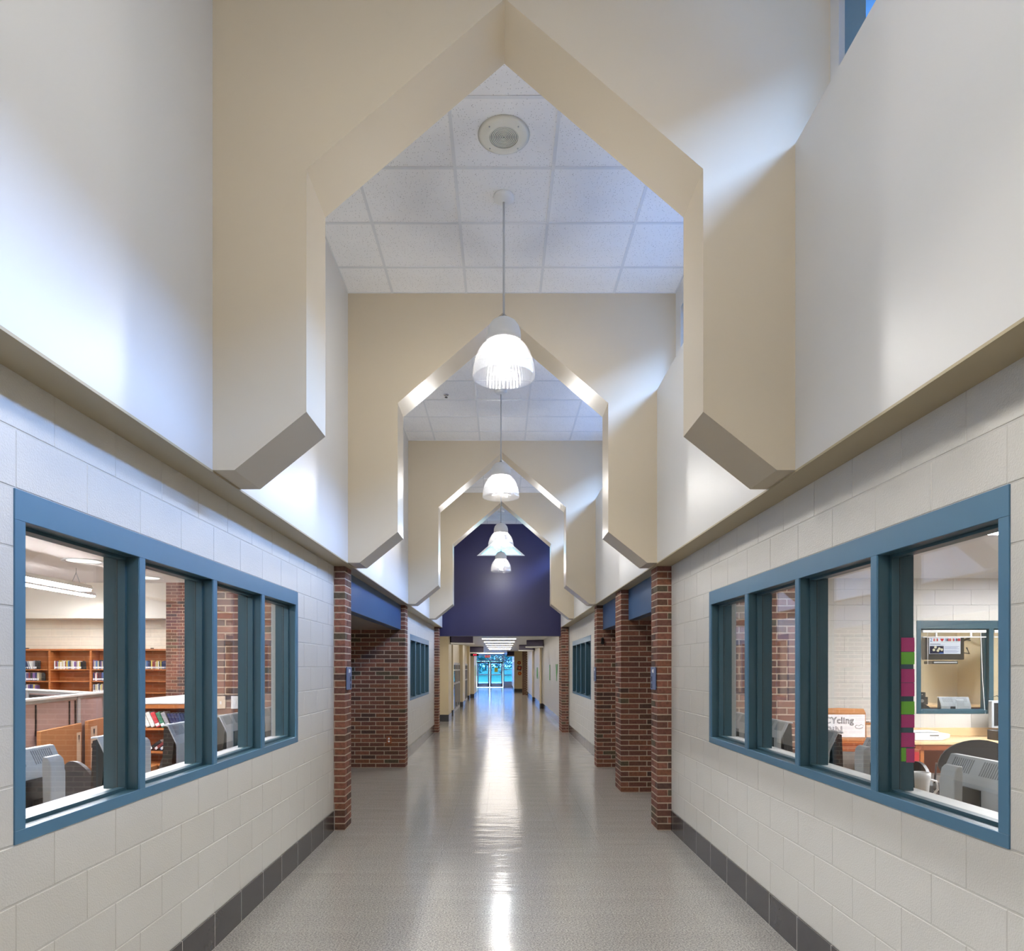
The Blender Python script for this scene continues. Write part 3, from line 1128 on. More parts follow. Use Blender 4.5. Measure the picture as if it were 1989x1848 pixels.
# glazed units of the left wall
def glazed(label, y0, y1):
    t = thing('window_11' if y0 < 25 else 'window_12', label, 'window', kind='structure')
    x = -1.69
    f = MB()
    f.box(x - .05, x, y0, y1, 0, .10)
    f.box(x - .05, x, y0, y1, 1.0, 1.06)
    f.box(x - .05, x, y0, y1, 1.5, 1.55)
    f.box(x - .05, x, y0, y1, 1.72, 1.80)
    f.build('rails', M['door_grey'], t)
    n = 4
    for i in range(n + 1):
        y = y0 + (y1 - y0) * i / n
        MB().box(x - .05, x + .004, max(y - .03, y0), min(y + .03, y1), 0, 1.8).build('mullion', M['door_grey'], t)
        if i < n:
            MB().box(x - .03, x - .024, y + .03, y + (y1 - y0) / n - .03, .1, 1.72).build('pane', M['glass'], t)
    MB().box(x - .1, x - .02, y0, y1, 1.8, FZ).build('wall_panel', M['cream'], t)


glazed('nearer grey-framed glazed unit in the left far wall', 23.3, 28.4)
glazed('farther grey-framed glazed unit in the left far wall', 30.2, 34.8)
tag(MB().box(-3.2, -3.05, 17.5, 41, 0, FZ).build('wall_left', M['lintel']), 'bluish room wall behind the glazed units', 'wall', 'structure')

# red display, EXIT sign
t = thing('led_display', 'black display with red lights hung from the left far wall', 'display', (-1.36, 35.5, 2.27))
MB().box(-.21, .21, -.03, .03, -.062, .062).build('case', M['black'], t, bevel=.006)
MB().box(-.30, -.2, -.015, .015, -.02, .02).build('bracket', M['alu'], t)
for k in (-.03, .07):
    MB().box(k - .028, k + .028, -.035, -.0305, -.03, .03).build('digit', M['led'], t)
t = thing('exit_sign', 'small red EXIT sign above the entrance doors', 'sign', (-.94, 49.0, 2.40))
MB().box(-.19, .19, -.03, .03, -.11, .11).build('case', M['white'], t, bevel=.006)
text_mesh('lettering', 'EXIT', .20, M['exit'], t, (0, -.033, 0), extrude=.003, align='CENTER')
MB().cyl((0, 0, .1), (0, 0, .30), .012).build('stem', M['white'], t)

# entrance storefront with double doors
E = 56.0
t = thing('window_13', 'aluminium entrance framing with glazed sidelights and transoms', 'window', kind='structure')
f = MB()
for x in (-2.62, -2.02, 0.22, 1.0):
    f.box(x - .05, x + .05, E - .06, E + .06, 0, 2.7)
f.box(-2.65, 1.05, E - .06, E + .06, 2.62, 2.7)
f.box(-2.02, .22, E - .06, E + .06, 2.12, 2.22)
f.box(-.95, -.87, E - .05, E + .05, 2.2, 2.65)
for a, b in ((-2.6, -2.05), (.25, .98)):
    for z in (.45, 1.0, 1.45, 2.16):
        f.box(a, b, E - .05, E + .05, z - .03, z + .03)
    f.box(a, b, E - .05, E + .05, 0, .45)
f.build('frame', M['door_grey'], t)
for a, b, z0, z1 in ((-2.6, -2.05, .45, 2.65), (.27, .95, .45, 2.65), (-1.97, -.95, 2.22, 2.62), (-.87, .17, 2.22, 2.62)):
    MB().box(a, b, E - .004, E + .004, z0, z1).build('pane', M['glass_tint'], t)
for i, (a, b, lb) in enumerate(((-1.95, -.92, 'left leaf of the glazed entrance doors'), (-.90, .15, 'right leaf of the glazed entrance doors, with a yellow paper'))):
    d = thing('door_%d' % (i + 1), lb, 'door', kind='structure')
    f = MB()
    f.box(a, a + .13, E - .03, E + .03, .02, 2.1)
    f.box(b - .13, b, E - .03, E + .03, .02, 2.1)
    f.box(a, b, E - .03, E + .03, 1.96, 2.1)
    f.box(a, b, E - .03, E + .03, .02, .33)
    f.build('stile_frame', M['door_grey'], d)
    MB().box(a + .13, b - .13, E - .004, E + .004, .33, 1.96).build('pane', M['glass_tint'], d)
    MB().box(a + .05, b - .05, E - .10, E - .05, 1.02, 1.08).build('push_bar', M['alu'], d, bevel=.01)
    MB().box(a + (.15 if i == 0 else .5), a + (.55 if i == 0 else .9), E - .09, E - .03, 1.99, 2.05).build('closer', M['black'], d)
tag(MB().box(-.53, -.26, E - .045, E - .04, 1.25, 1.60).build('paper_notice', M['yellow']), 'yellow paper on the right entrance door', 'paper')
tag(MB().box(-3.0, 2.4, E + .06, E + .3, 2.7, 4.5).build('wall_back', M['cream']), 'outer wall above the entrance', 'wall', 'structure')
portal('door_portal', (-.8, E + .2, 1.35), 3.6, 2.7, (PI / 2, 0, 0))

# paper decorations on the right far walls
import colorsys
for k, (dz, rz, mm, lb) in enumerate(((1.93, .3, 'redink', 'top red paper ornament on the cream wall by the entrance'), (1.58, -.2, 'orange', 'middle dark-edged orange paper ornament on the cream wall by the entrance'),
                                      (1.22, .5, 'orange', 'bottom orange paper ornament on the cream wall by the entrance'))):
    pts = [(math.cos(a + rz) * (.14 if i % 2 else .11), math.sin(a + rz) * (.14 if i % 2 else .11)) for i, a in enumerate([2 * PI * j / 10 for j in range(10)])]
    q = thing('paper_ornament', lb, 'decoration', (1.21 + .02 * k, 45.99, dz), group='paper ornaments by the entrance')
    if k == 1:
        MB().box(-.15, .15, -.002, .0, -.15, .15).build('backing', M['darkbox'], q).rotation_euler[1] = .2
    MB().prism(pts, 'y', -.008, -.003).build('cutout', M[mm], q)
    MB().box(-.04, .04, -.012, -.009, -.04, .04).build('centre', M['yellow' if k != 1 else 'tan_paper'], q)
for k, (x, y, z, w, h, lb) in enumerate(((1.655, 20.5, 1.47, .30, .50, 'green paper letter on the right far wall, closest to the brick pier'), (1.655, 23.4, 1.45, .12, .52, 'narrow green paper strip on the right far wall'),
                                         (1.59, 30.2, 1.38, .9, .48, 'green paper letter on the second right far wall'))):
    m = MB()
    if k == 1:
        m.box(x - .004, x, y - .12, y + .12, z - .26, z + .26)
    elif k == 0:
        m.prism([(y - .3, z + .25), (y - .15, z + .25), (y, z - .05), (y + .15, z + .25), (y + .3, z + .25), (y + .06, z - .15), (y + .06, z - .25), (y - .06, z - .25), (y - .06, z - .15)], 'x', x - .004, x)
    else:
        m.prism([(y - .5, z - .25), (y - .3, z + .25), (y - .1, z + .25), (y, z), (y + .1, z + .25), (y + .3, z + .25), (y + .5, z - .25), (y + .3, z - .25), (y, z - .1), (y - .3, z - .25)], 'x', x - .004, x)
    tag(m.build('paper_letter', M['greenpaper']), lb, 'decoration', group='green paper letters on the far wall')
tag(MB().box(-1.45, -1.435, 38.3, 38.9, 1.15, 1.75).build('paper_letter', M['greenpaper']), 'green paper on the last left wall before the entrance', 'decoration')

# ================================================================ OUTSIDE
tag(MB().box(-60, 60, 56.3, 80, -.3, -.06).build('path', M['walk']), 'pale concrete walk outside the doors', 'path', 'structure')
tag(MB().prism([(80, -.3), (80, -.05), (150, 1.7), (150, -.3)], 'x', -80, 80).build('lawn', M['grass']), 'green lawn beyond the walk outside the doors', 'lawn', 'structure')
tag(MB().box(-14, XL - .02, -3, 17, 3.75, 3.9).build('roof', M['roof']), 'flat roof of the library', 'roof', 'structure')
tag(MB().box(XC + .15, 12, -3, 18, 3.0, 3.2).build('roof', M['roof']), 'flat dark roof below the high windows', 'roof', 'structure')

tag(MB().box(9.6, 20, -45, 50, -.3, 8.5).build('wall_right', M['sky_block']), 'added unseen wing of the building beyond the dark flat roof', 'wall', 'structure')  # added out of view to block low sky light at the high windows


def tree(label, x, y, h, r, seed):
    rnd = random.Random(seed)
    x, y, h, r = x * 1.38, y * 1.38, h * 1.42, r * 1.38
    t = thing('tree', label, 'tree', (x, y, -.05 + max(0, y - 80) * .025), group='trees outside the entrance')
    tr = MB().cyl((0, 0, 0), (.1, 0, h * .5), .16, .1, 10)
    for k in range(5):
        a = k * 1.3
        tr.cyl((.05, 0, h * (.25 + .05 * k)), (math.cos(a) * r * .6, math.sin(a) * r * .6, h * (.5 + .07 * k)), .06, .02, 6)
    tr.build('trunk', M['bark'], t)
    lf = MB()
    for k in range(2200):
        a, b = rnd.uniform(0, 2 * PI), rnd.uniform(-1, 1)
        rr = r * rnd.uniform(.35, 1.0)
        c = Vector((rr * math.cos(a) * math.sqrt(1 - b * b), rr * math.sin(a) * math.sqrt(1 - b * b), h * .46 + rr * b * .46 * h / r * .95))
        if c.z < .15: continue
        n = Vector((rnd.uniform(-1, 1), rnd.uniform(-1, 1), rnd.uniform(-1, 1))).normalized()
        u = n.orthogonal().normalized() * rnd.uniform(.10, .22)
        w = n.cross(u) * 1.0
        lf.add([c - u, c - w * .6, c + u, c + w * .6], [(0, 1, 2, 3)])
    q = lf.build('foliage', M['leaf'], t)
    q['kind'] = 'stuff'


tree('leafy tree behind the left entrance door', -2.6, 72, 4.6, 2.0, 1)
tree('leafy tree behind the right entrance door', .1, 75, 5.2, 2.1, 2)
tree('leafy tree seen through the right sidelight', 2.5, 70, 4.2, 1.6, 3)
tree('leafy tree seen through the left sidelight', -5.0, 76, 5.5, 2.2, 4)
tree('taller tree rising beyond the others outside', 2.6, 84, 7.5, 2.9, 5)
tree('broad tree at the back of the lawn', -2.0, 90, 7.0, 3.2, 6)

# ================================================================ LIBRARY (left)
LXW, LYB = -12.5, 16.30
tag(MB().box(LXW, XL - WT, 0.6, LYB + .2, -.2, -.006).build('floor', M['carpet']), 'carpeted library floor', 'floor', 'structure')
lw = MB()
lw.box(LXW, -1.9, LYB + .004, LYB + .25, 0, 3.75)
lw = tag(lw.build('wall_back', M['cmu_joint']), 'library rear wall of cream blocks above the tall bookcases', 'wall', 'structure')
M['cmu_lib'] = mat('cream_painted_block', (240, 232, 214), 0.5, var=0.015, scale=3)
blocks_along_x(lw, LYB, -11.6, -6.9, -11.6, 2.745 - 4 * BH, range(0, 4), [], M['cmu_lib'])
tag(MB().box(LXW - .2, LXW, 0.4, LYB + .2, 0, 3.75).build('wall_left', M['libwall']), 'library side wall', 'wall', 'structure')
tag(MB().box(LXW, XL - WT, 0.4, 0.6, 0, 3.75).build('wall_front', M['libwall']), 'library wall beside the camera', 'wall', 'structure')
tag(MB().box(LXW, XL - WT + .001, 0.6, 11.2, 3.0, 3.1).build('ceiling', M['libceil']), 'lower pinkish library ceiling with round downlights', 'ceiling', 'structure')
tag(MB().box(LXW, XL - WT + .001, 11.1, LYB, 3.6, 3.74).build('ceiling', M['libceil']), 'raised library ceiling before the bookcases', 'ceiling', 'structure')
tag(MB().box(LXW, XL - WT, 11.1, 11.2, 3.1, 3.6).build('trim_4', M['libceil']), 'step between the two library ceilings', 'trim', 'structure')
tag(MB().box(LXW, -1.9, 15.75, LYB, 2.745, 3.6).build('trim_5', M['libwall']), 'cream drywall bulkhead over the library rear wall', 'trim', 'structure')

for x, y, lb in ((-5.40, 8.93, 'round library downlight seen in the first pane'), (-5.46, 10.6, 'round library downlight seen in the second pane')):
    t = thing('downlight', lb, 'light', (x, y, 3.0))
    MB().lathe([(.20, 0), (.255, 0), (.255, -.010), (.20, -.004)], 36).build('trim_ring', M['white'], t, smooth=True)
    MB().lathe([(0, -.002), (.20, -.002), (.2, 0), (0, 0)], 36).build('lens', M['downlight'], t)


def strip(label, x, y, z, L):
    t = thing('strip_light', label, 'light', (x, y, z), group='hanging fluorescent strips of the library')
    MB().prism([(-.09, 0), (-.06, .06), (.06, .06), (.09, 0)], 'y', -L / 2, L / 2).build('housing', M['white'], t)
    MB().box(-.07, .07, -L / 2 + .02, L / 2 - .02, -.03, -.002).build('tube', M['strip'], t)
    for s in (-1, 1):
        m = MB()
        y0 = s * (L / 2 - .25)
        m.tube([(0, y0 - .09, .06), (0, y0, .2), (0, y0, 2.985 - z if y < 11.1 else 3.585 - z)], .004, 6)
        m.tube([(0, y0 + .09, .06), (0, y0, .2)], .004, 6)
        o = m.build('suspension', M['alu'], t)
        o['kind'] = 'stuff'


strip('glowing fluorescent strip hanging in the library, seen in the first pane', -5.82, 7.5, 2.72, 4.4)
for x, y, z, q in ((-8.6, 8.0, 2.72, 'by the outer wall of the library'), (-9.0, 13.4, 3.2, 'before the left bookcases'), (-5.6, 13.4, 3.2, 'before the brick column'), (-3.4, 4.2, 2.72, 'over the computer counter')):
    strip('fluorescent strip hanging ' + q, x, y, z, 3.6)

# brick column in the library
lp = MB().box(-7.19, -6.3, 14.806, 15.3, 0, 3.6)
lp = tag(lp.build('brick_pillar', M['mortar']), 'brick column in the library right of the tall bookcases', 'pillar', 'structure')
for c in range(int(3.6 / BRH)):
    z = c * BRH
    if z < 1.0: continue
    for a, b in run(-7.19, -6.3, -7.19 - (.119 if c % 2 else 0), .238):
        piece('brick', b - a - .011, .1, BRH - .011, (a + b) / 2, 14.85, z + BRH / 2, M['brick'], lp, .0025)

# tall bookcases on the rear wall
BCY0, BCY1, BCT = 15.95, 16.29, 2.04
units = [('left tall oak bookcase, cut by the window frame', -11.43, -10.44), ('middle tall oak bookcase with two empty shelves', -10.44, -9.49),
         ('tall oak bookcase third from the left, half hidden by the window bar', -9.49, -8.60), ('right tall oak bookcase next to the brick column', -8.60, -7.66)]
shelf_z = [1.58, 1.31, 1.04, 0.74, 0.44]
for lb, x0, x1 in units:
    t = thing('bookcase', lb, 'bookcase', ((x0 + x1) / 2, BCY0, 0), group='tall bookcases')
    h = (x1 - x0) / 2
    for s in (-1, 1):
        MB().box(s * h, s * (h - .022), 0, .34, 0, BCT).build('side_panel', M['wood'], t)
    MB().box(-h, h, -.008, .34, BCT - .03, BCT + .012).build('top', M['wood'], t, bevel=.003)
    MB().box(-h + .02, h - .02, .325, .335, 0, BCT).build('back_panel', M['wood'], t)
    for z in shelf_z:
        MB().box(-h + .022, h - .022, .004, .325, z - .022, z).build('shelf', M['woodshelf'], t)
    MB().box(-h + .022, h - .022, .03, .05, 0, .1).build('plinth', M['wood'], t)
for k, (x, lb) in enumerate(((-11.0, 'tiny dark sign holder on top of the left tall bookcase'), (-8.1, 'tiny dark sign holder on top of the right tall bookcase'))):
    tag(MB().box(x - .03, x + .03, 16.0, 16.04, BCT + .012, BCT + .035).build('sign_holder', M['black']), lb, 'holder')

BOOKC = [((44, 52, 92), 'dark blue'), ((92, 88, 130), 'violet grey'), ((226, 224, 218), 'white'), ((130, 50, 52), 'dark red'), ((196, 184, 150), 'cream'), ((40, 40, 46), 'black'),
         ((70, 110, 160), 'mid blue'), ((150, 152, 160), 'grey'), ((120, 90, 140), 'purple'), ((212, 190, 90), 'yellow')]
BM = [mat('book_cloth_%d' % i, c, 0.55, var=0.08, scale=30) for i, (c, _) in enumerate(BOOKC)]
LBL = M['paper']
ORD = ['first', 'second', 'third', 'fourth', 'fifth', 'sixth', 'seventh', 'eighth', 'ninth', 'tenth', 'eleventh', 'twelfth', 'thirteenth', 'fourteenth', 'fifteenth', 'sixteenth', 'seventeenth',
       'eighteenth', 'nineteenth', 'twentieth', '21st', '22nd', '23rd', '24th', '25th', '26th', '27th', '28th', '29th', '30th']


def book(x, y, z, w, h, d, ci, label, group, lean=0.0, spine=True):
    """a book standing with its spine to the camera"""
    b = thing('book', label, 'book', (x, y, z), group=group)
    b.rotation_euler[1] = lean
    MB().box(-w / 2, w / 2, .004, d, 0, h).build('cover', BM[ci], b, bevel=min(.004, w / 5))
    MB().box(-w / 2 + .002, w / 2 - .002, .012, d + .001, .004, h + .001).build('pages', M['paper'], b)
    if spine:
        MB().box(-w / 2 + .003, w / 2 - .003, .0015, .0041, .02, .06).build('call_label', LBL, b)
    return b


def book_row(x0, x1, z, y, seed, where, hmin=.17, hmax=.215, lean=None, wmin=.022, wmax=.046):
    rnd = random.Random(seed)
    x = x0
    k = 0
    while True:
        w = rnd.uniform(wmin, wmax)
        if x + w > x1: break
        ci = rnd.randrange(len(BOOKC))
        h = rnd.uniform(hmin, hmax)
        book(x + w / 2, y, z, w, h, .14, ci, '%s book, %s spine, %s' % (ORD[k], BOOKC[ci][1], where), 'books on ' + where.split(',')[0])
        x += w + .0015
        k += 1
    return x


ry = BCY0 + .03


def bookend(x, z, label):
    t = thing('bookend', label, 'bookend', (x, ry, z))
    MB().prism([(-.045, 0), (.045, 0), (.045, .15), (.03, .185), (0, .2), (-.03, .185), (-.045, .15)], 'y', .0, .012).build('plate', M['black'], t)
    MB().box(-.04, .044, .0, .1, 0, .003).build('foot', M['black'], t)


# left unit
x = -11.40
for k, ci in enumerate((2, 0, 2, 5, 0, 7, 2)):
    book(-11.14 + .044 * k, ry, 1.5805, .030, .195, .14, ci, '%s leaning book, %s, top shelf of the left bookcase' % (ORD[k], BOOKC[ci][1]), 'books leaning on the top shelf of the left bookcase', lean=-.30)
for k, ci in enumerate((7, 5)):
    book(-10.82 + .042 * k, ry, 1.5805, .038, .2, .14, ci, '%s upright book beside the leaning ones, %s' % (ORD[k], BOOKC[ci][1]), 'upright books on the top shelf of the left bookcase')
bookend(-10.715, 1.5805, 'black bookend on the top shelf of the left bookcase')
book_row(-11.40, -10.67, 1.3105, ry, 11, 'second shelf of the left bookcase', .18, .205, wmin=.035, wmax=.06)
bookend(-10.60, 1.3105, 'black bookend on the second shelf of the left bookcase')
book_row(-11.40, -10.74, 1.0405, ry, 12, 'third shelf of the left bookcase', .17, .205)
# middle unit
e = book_row(-10.355, -9.72, 1.5805, ry, 13, 'top shelf of the middle bookcase', .17, .205, wmin=.018, wmax=.042)
bookend(-9.66, 1.5805, 'black bookend ending the row on the middle bookcase')
# third unit
book_row(-9.45, -8.75, 1.5805, ry, 14, 'top shelf of the third bookcase', .18, .215, wmin=.018, wmax=.036)
book_row(-9.455, -8.75, 1.3105, ry, 15, 'second shelf of the third bookcase', .18, .2, wmin=.018, wmax=.034)
book_row(-9.455, -8.75, 1.0405, ry, 16, 'third shelf of the third bookcase', .18, .205, wmin=.018, wmax=.034)
# right unit
book_row(-8.57, -7.72, 1.5805, ry, 17, 'top shelf of the right bookcase', .175, .21, wmin=.02, wmax=.042)

# long low case with white top
t = thing('low_bookcase', 'low library bookcase under a wide white top, in the second pane', 'bookcase', (-4.85, 10.15, 0))
MB().box(-.98, 1.1, -.02, 3.75, 1.085, 1.12).build('top', M['laminate'], t, bevel=.004)
MB().box(-.98, 1.1, .0, .05, 1.02, 1.085).build('top_rail', M['woodshelf'], t)
for x in (-.96, 1.05):
    MB().box(x, x + .03, .0, .36, 0, 1.085).build('side_panel', M['wood'], t)
for z in (.73, .39, .2):
    MB().box(-.93, 1.05, .0, .34, z - .03, z).build('shelf', M['woodshelf'], t)
MB().box(-.93, 1.05, .34, .36, 0, 1.085).build('back_panel', M['redwood'], t)
MB().box(-.96, 1.08, .36, 3.7, 0, 1.06).build('rear_carcase', M['wood'], t)
rnd = random.Random(5)
cols = [2, 2, 3, 6, 7, 0, 0, 0, 0, 0, 0, 0]
BM[3] = BM[3]
M['book_red'] = mat('red_cloth', (190, 60, 70), .5)
M['book_green'] = mat('green_cloth', (52, 116, 92), .5)
names_c = ['white', 'white', 'red', 'green', 'grey', 'dark blue', 'dark blue', 'dark blue', 'dark blue', 'dark blue', 'dark blue', 'dark blue']
for k in range(12):
    w = .062 if k < 5 else .04
    x = -5.20 + (k * .075 if k < 5 else .375 + (k - 5) * .048)
    b = book(x, 10.17, .7305 + .015, w, .235 - (.02 if k >= 5 else 0), .18, cols[k], '%s leaning book, %s, upper shelf of the low bookcase' % (ORD[k], names_c[k]), 'books leaning on the upper shelf of the low bookcase', lean=-.42)
    if k in (2, 3):
        for c in b.children:
            if c.name.startswith('cover'):
                c.data.materials[0] = M['book_red' if k == 2 else 'book_green']
for k, ci in enumerate((5, 3, 6, 2, 9, 9, 4, 9)):
    book(-5.20 + .085 * k, 10.17 + .002 * k, .3905 + .02, .042, .22, .18, ci, '%s slumped book, %s, lower shelf of the low bookcase' % (ORD[k], BOOKC[ci][1]), 'books slumped on the lower shelf of the low bookcase', lean=.95)

# cubicle partitions
def partition(label, a, b, ztop, m_panel, post_at=None, dark=False):
    a, b = Vector((a[0], a[1], 0)), Vector((b[0], b[1], 0))
    L = (b - a).length
    ang = math.atan2((b - a).y, (b - a).x)
    t = thing('partition', label, 'partition', a, ang)
    MB().box(-.02, L + .02, -.075, .075, ztop - .03, ztop).build('cap', M['laminate'], t, bevel=.004)
    MB().box(0, L, -.03, .03, .05, ztop - .03).build('panel', M[m_panel], t)
    MB().box(0, L, -.036, .036, ztop - .075, ztop - .03).build('top_channel', M['alupaint'], t)
    for x in ([post_at] if post_at else []) + [0.0, L - .05]:
        MB().box(x, x + (.10 if x == post_at else .05), -.05, .05, 0, ztop - .03).build('post', M['alupaint'], t, bevel=.004)
    return t, L


pa, L1 = partition('near pinkish cubicle partition with white cap', (-5.995, 8.411), (-6.66, 11.5), 1.22, 'fabric', post_at=2.02)
for x in (.62, 1.72, 1.94):
    MB().box(x, x + .03, -.042, -.03, .72, 1.13).build('slot', M['black'], pa)
    MB().box(x, x + .03, .03, .042, .72, 1.13).build('slot', M['black'], pa)
pb, L2 = partition('rear cubicle partition meeting the near one, with white cap', (-9.2, 13.2), (-6.75, 11.35), 1.22, 'fabric')
MB().box(.55, 2.1, -.036, -.03, .7, 1.12).build('chalk_panel', M['ink'], pb)
MB().box(.45, .55, -.05, .05, 0, 1.19).build('post', M['alupaint'], pb)


def cardboard(label, x, y, ang, w, z1, lab_u, black):
    t = thing('cardboard_carton', label, 'carton', (x, y, 0), ang)
    MB().box(0, w, 0, .05, 0.0, z1).build('panel', M['card'], t, bevel=.006)
    for (lu, l0, l1, lw, mm) in lab_u:
        lb = MB().box(lu, lu + lw, -.004, -.0005, l0, l1).build('paper_label', M[mm], t)
        MB().prism([(lu + lw * .35, l1 - .04), (lu + lw * .65, l1 - .04), (lu + lw * .6, l1 - .10), (lu + lw * .53, l1 - .13), (lu + lw * .53, l1 - .15), (lu + lw * .47, l1 - .15), (lu + lw * .47, l1 - .13), (lu + lw * .4, l1 - .10)], 'y', -.0055, -.0042).build('glass_symbol', M['ink'], lb)
        if black and l1 - l0 > .5:
            MB().box(lu + .015, lu + lw - .015, -.0055, -.0042, l1 - .33, l1 - .26).build('black_band', M['ink'], lb)
            tl = MB()
            for q in range(9):
                tl.box(lu + .03, lu + lw - .03 - (q % 3) * .01, -.0055, -.0042, l1 - .40 - q * .035, l1 - .39 - q * .035)
            tl.build('text_lines', M['ink'], lb)
    return t


dirv = math.atan2(2.6, -.56)
def along(s, off):
    ux, uy = math.cos(dirv), math.sin(dirv)
    return (-6.10 + ux * s + uy * off, 8.9 + uy * s - ux * off)


p = along(.06, .12)
cardboard('long brown carton leaning left of the grey post', p[0], p[1], dirv, 1.40, .79, [(.08, .36, .60, .22, 'tan_paper'), (1.20, .12, .66, .16, 'tan_paper')], False)
p = along(1.72, .12)
cardboard('brown carton right of the grey post, with a tall printed label', p[0], p[1], dirv, .95, .80, [(.10, .06, .70, .26, 'tan_paper')], True)
tag(MB().box(-5.17, -4.95, 9.7, 9.95, 0.0, .22).build('carton', M['card'], bevel=.006), 'small brown carton on the floor before the low bookcase', 'carton')

# ---------------------------------------------------------------- all-in-one computers and chairs
def computer(label, loc, rotz, group):
    """screen faces local +y, silver back faces local -y"""
    t = thing('computer', label, 'computer', loc, rotz, group=group)
    w = .215
    MB().prism([(.118, .065), (.10, .06), (.022, .09), (.022, .325), (.036, .36), (.076, .448), (.102, .44)], 'x', -w, w).build('side_shell', M['black'], t)
    sh = MB()
    ln = [(.108, .462), (.072, .462), (.03, .372), (.014, .33), (.014, .085), (.045, .06)]
    inn = [(p[0] + .006, p[1] - .012) for p in ln]
    sh.prism(ln + list(reversed(inn)), 'x', -w - .004, w + .004)
    sh.build('back_shell', M['silver'], t, bevel=.003)
    v = MB()
    for k in range(24):
        x = -.17 + k * .0148
        if abs(x) < .03: continue
        a, b = Vector((x, .067, .4513)), Vector((x, .037, .387))
        n = Vector((0, -.906, .423)) * .0015
        u = Vector((.0032, 0, 0))
        v.add([a - u + n, a + u + n, b + u + n, b - u + n, a - u - n, a + u - n, b + u - n, b - u - n], [(0, 1, 2, 3), (7, 6, 5, 4), (0, 4, 5, 1), (1, 5, 6, 2), (2, 6, 7, 3), (3, 7, 4, 0)])
    v.build('vents', M['vent'], t)
    MB().box(-.085, .085, .0085, .0135, .09, .327).build('rear_recess', M['black'], t)
    MB().box(-.19, .19, .106, .114, .10, .42).build('screen', M['black'], t).rotation_euler[0] = 0
    MB().prism([(-.088, .014), (-.088, .385), (-.082, .415), (-.066, .432), (-.048, .434), (-.046, .40), (-.052, .014)], 'x', -.052, .052).build('stand', M['silver'], t, bevel=.005, seg=2)
    MB().box(-.035, .035, -.05, .0085, .15, .23).build('stand_arm', M['black'], t, bevel=.004)
    MB().box(-.14, .14, -.10, .16, 0, .014).build('foot', M['silver'], t, bevel=.005)
    MB().tube([(.12, .012, .1), (.14, -.02, .06), (.10, -.05, .02), (.16, -.06, .012)], .004, 6).build('cable', M['black'], t)
    return t


def chair(label, loc, rotz, top, w=.44, m='chairblack', group=None):
    """back of the chair faces local -y"""
    t = thing('chair', label, 'chair', loc, rotz, group=group)
    b = MB()
    n = 16
    h0 = top - .36
    pts = []
    for i in range(n + 1):
        a = PI * i / n
        pts.append((math.cos(a) * w / 2, h0 + .10 + math.sin(a) * .26))
    pts = [(w / 2 * .86, h0)] + pts + [(-w / 2 * .86, h0)]
    k = len(pts)
    vs = [(p[0], -.20 + .25 * p[0] ** 2 / w, p[1]) for p in pts] + [(p[0], -.175 + .25 * p[0] ** 2 / w, p[1]) for p in pts]
    b.add(vs, [tuple(range(k)), tuple(reversed(range(k, 2 * k)))] + [(i, (i + 1) % k, k + (i + 1) % k, k + i) for i in range(k)])
    b.build('backrest', M[m], t, smooth=False)
    MB().box(-w / 2, w / 2, -.18, .25, .43, .475).build('seat', M[m], t, bevel=.02, seg=3)
    for s in (-1, 1):
        MB().tube([(s * .2, -.26, .01), (s * .21, -.17, .42), (s * .2, -.205, .62)], .011).build('leg', M['chrome'], t, smooth=True)
        MB().tube([(s * .21, .26, .01), (s * .215, .2, .42), (s * .2, -.1, .43)], .011).build('leg', M['chrome'], t, smooth=True)
        MB().tube([(s * .24, -.17, .45), (s * .27, -.16, .62), (s * .26, -.05, .68), (s * .26, .12, .68), (s * .25, .2, .45)], .010).build('arm', M['chrome'], t, smooth=True)
    return t


t = thing('counter', 'computer counter along the library window wall', 'desk', (-2.25, 5.0, 0))
MB().box(-.36, .36, -2.6, 1.84, .74, .775).build('worktop', M['lightwood'], t, bevel=.004)
for y in (-2.5, -.4, 1.7):
    MB().box(-.3, .3, y, y + .03, 0, .74).build('support', M['lightwood'], t)
CX = -2.165
clab = ['nearest silver computer behind the library window, cut by its frame', 'second silver computer behind the library window, dark side showing', 'third silver computer behind the library window, in the second pane',
        'fourth silver computer behind the library window, in the third pane', 'farthest silver computer behind the library window, in the fourth pane']
for i, y in enumerate((3.02, 3.83, 4.64, 5.49, 6.40)):
    computer(clab[i], (CX, y + .215, .7755), PI / 2, 'silver computers in the library')
chair('black shell chair in the library, in the first pane', (-2.86, 4.96, 0), math.radians(-35), .97, .58, group='black library chairs')
chair('dark speckled chair in the library, low beside the nearest computer', (-2.72, 4.05, 0), math.radians(-75), .90, .46, 'chairfab')
chair('black shell chair in the library, in the second pane', (-2.77, 6.16, 0), math.radians(-35), .87, .46, group='black library chairs')
for (x, lb, mm) in ((-2.27, 'double switch plate, left one on the inner brick wall', 'tan_paper'), (-2.10, 'white switch plate on the inner brick wall behind the third pane', 'plastic_white')):
    px = -2.78 if mm == 'tan_paper' else -2.635
    t = thing('switch_plate', lb if mm != 'tan_paper' else 'grey switch plate on the inner brick wall behind the third pane', 'switch', (px, 6.852, 1.275))
    MB().box(-.045, .045, -.007, 0, -.063, .063).build('plate', M[mm], t, bevel=.003)
    MB().box(-.008, .008, -.016, -.006, -.018, .012).build('toggle', M['paper'], t)

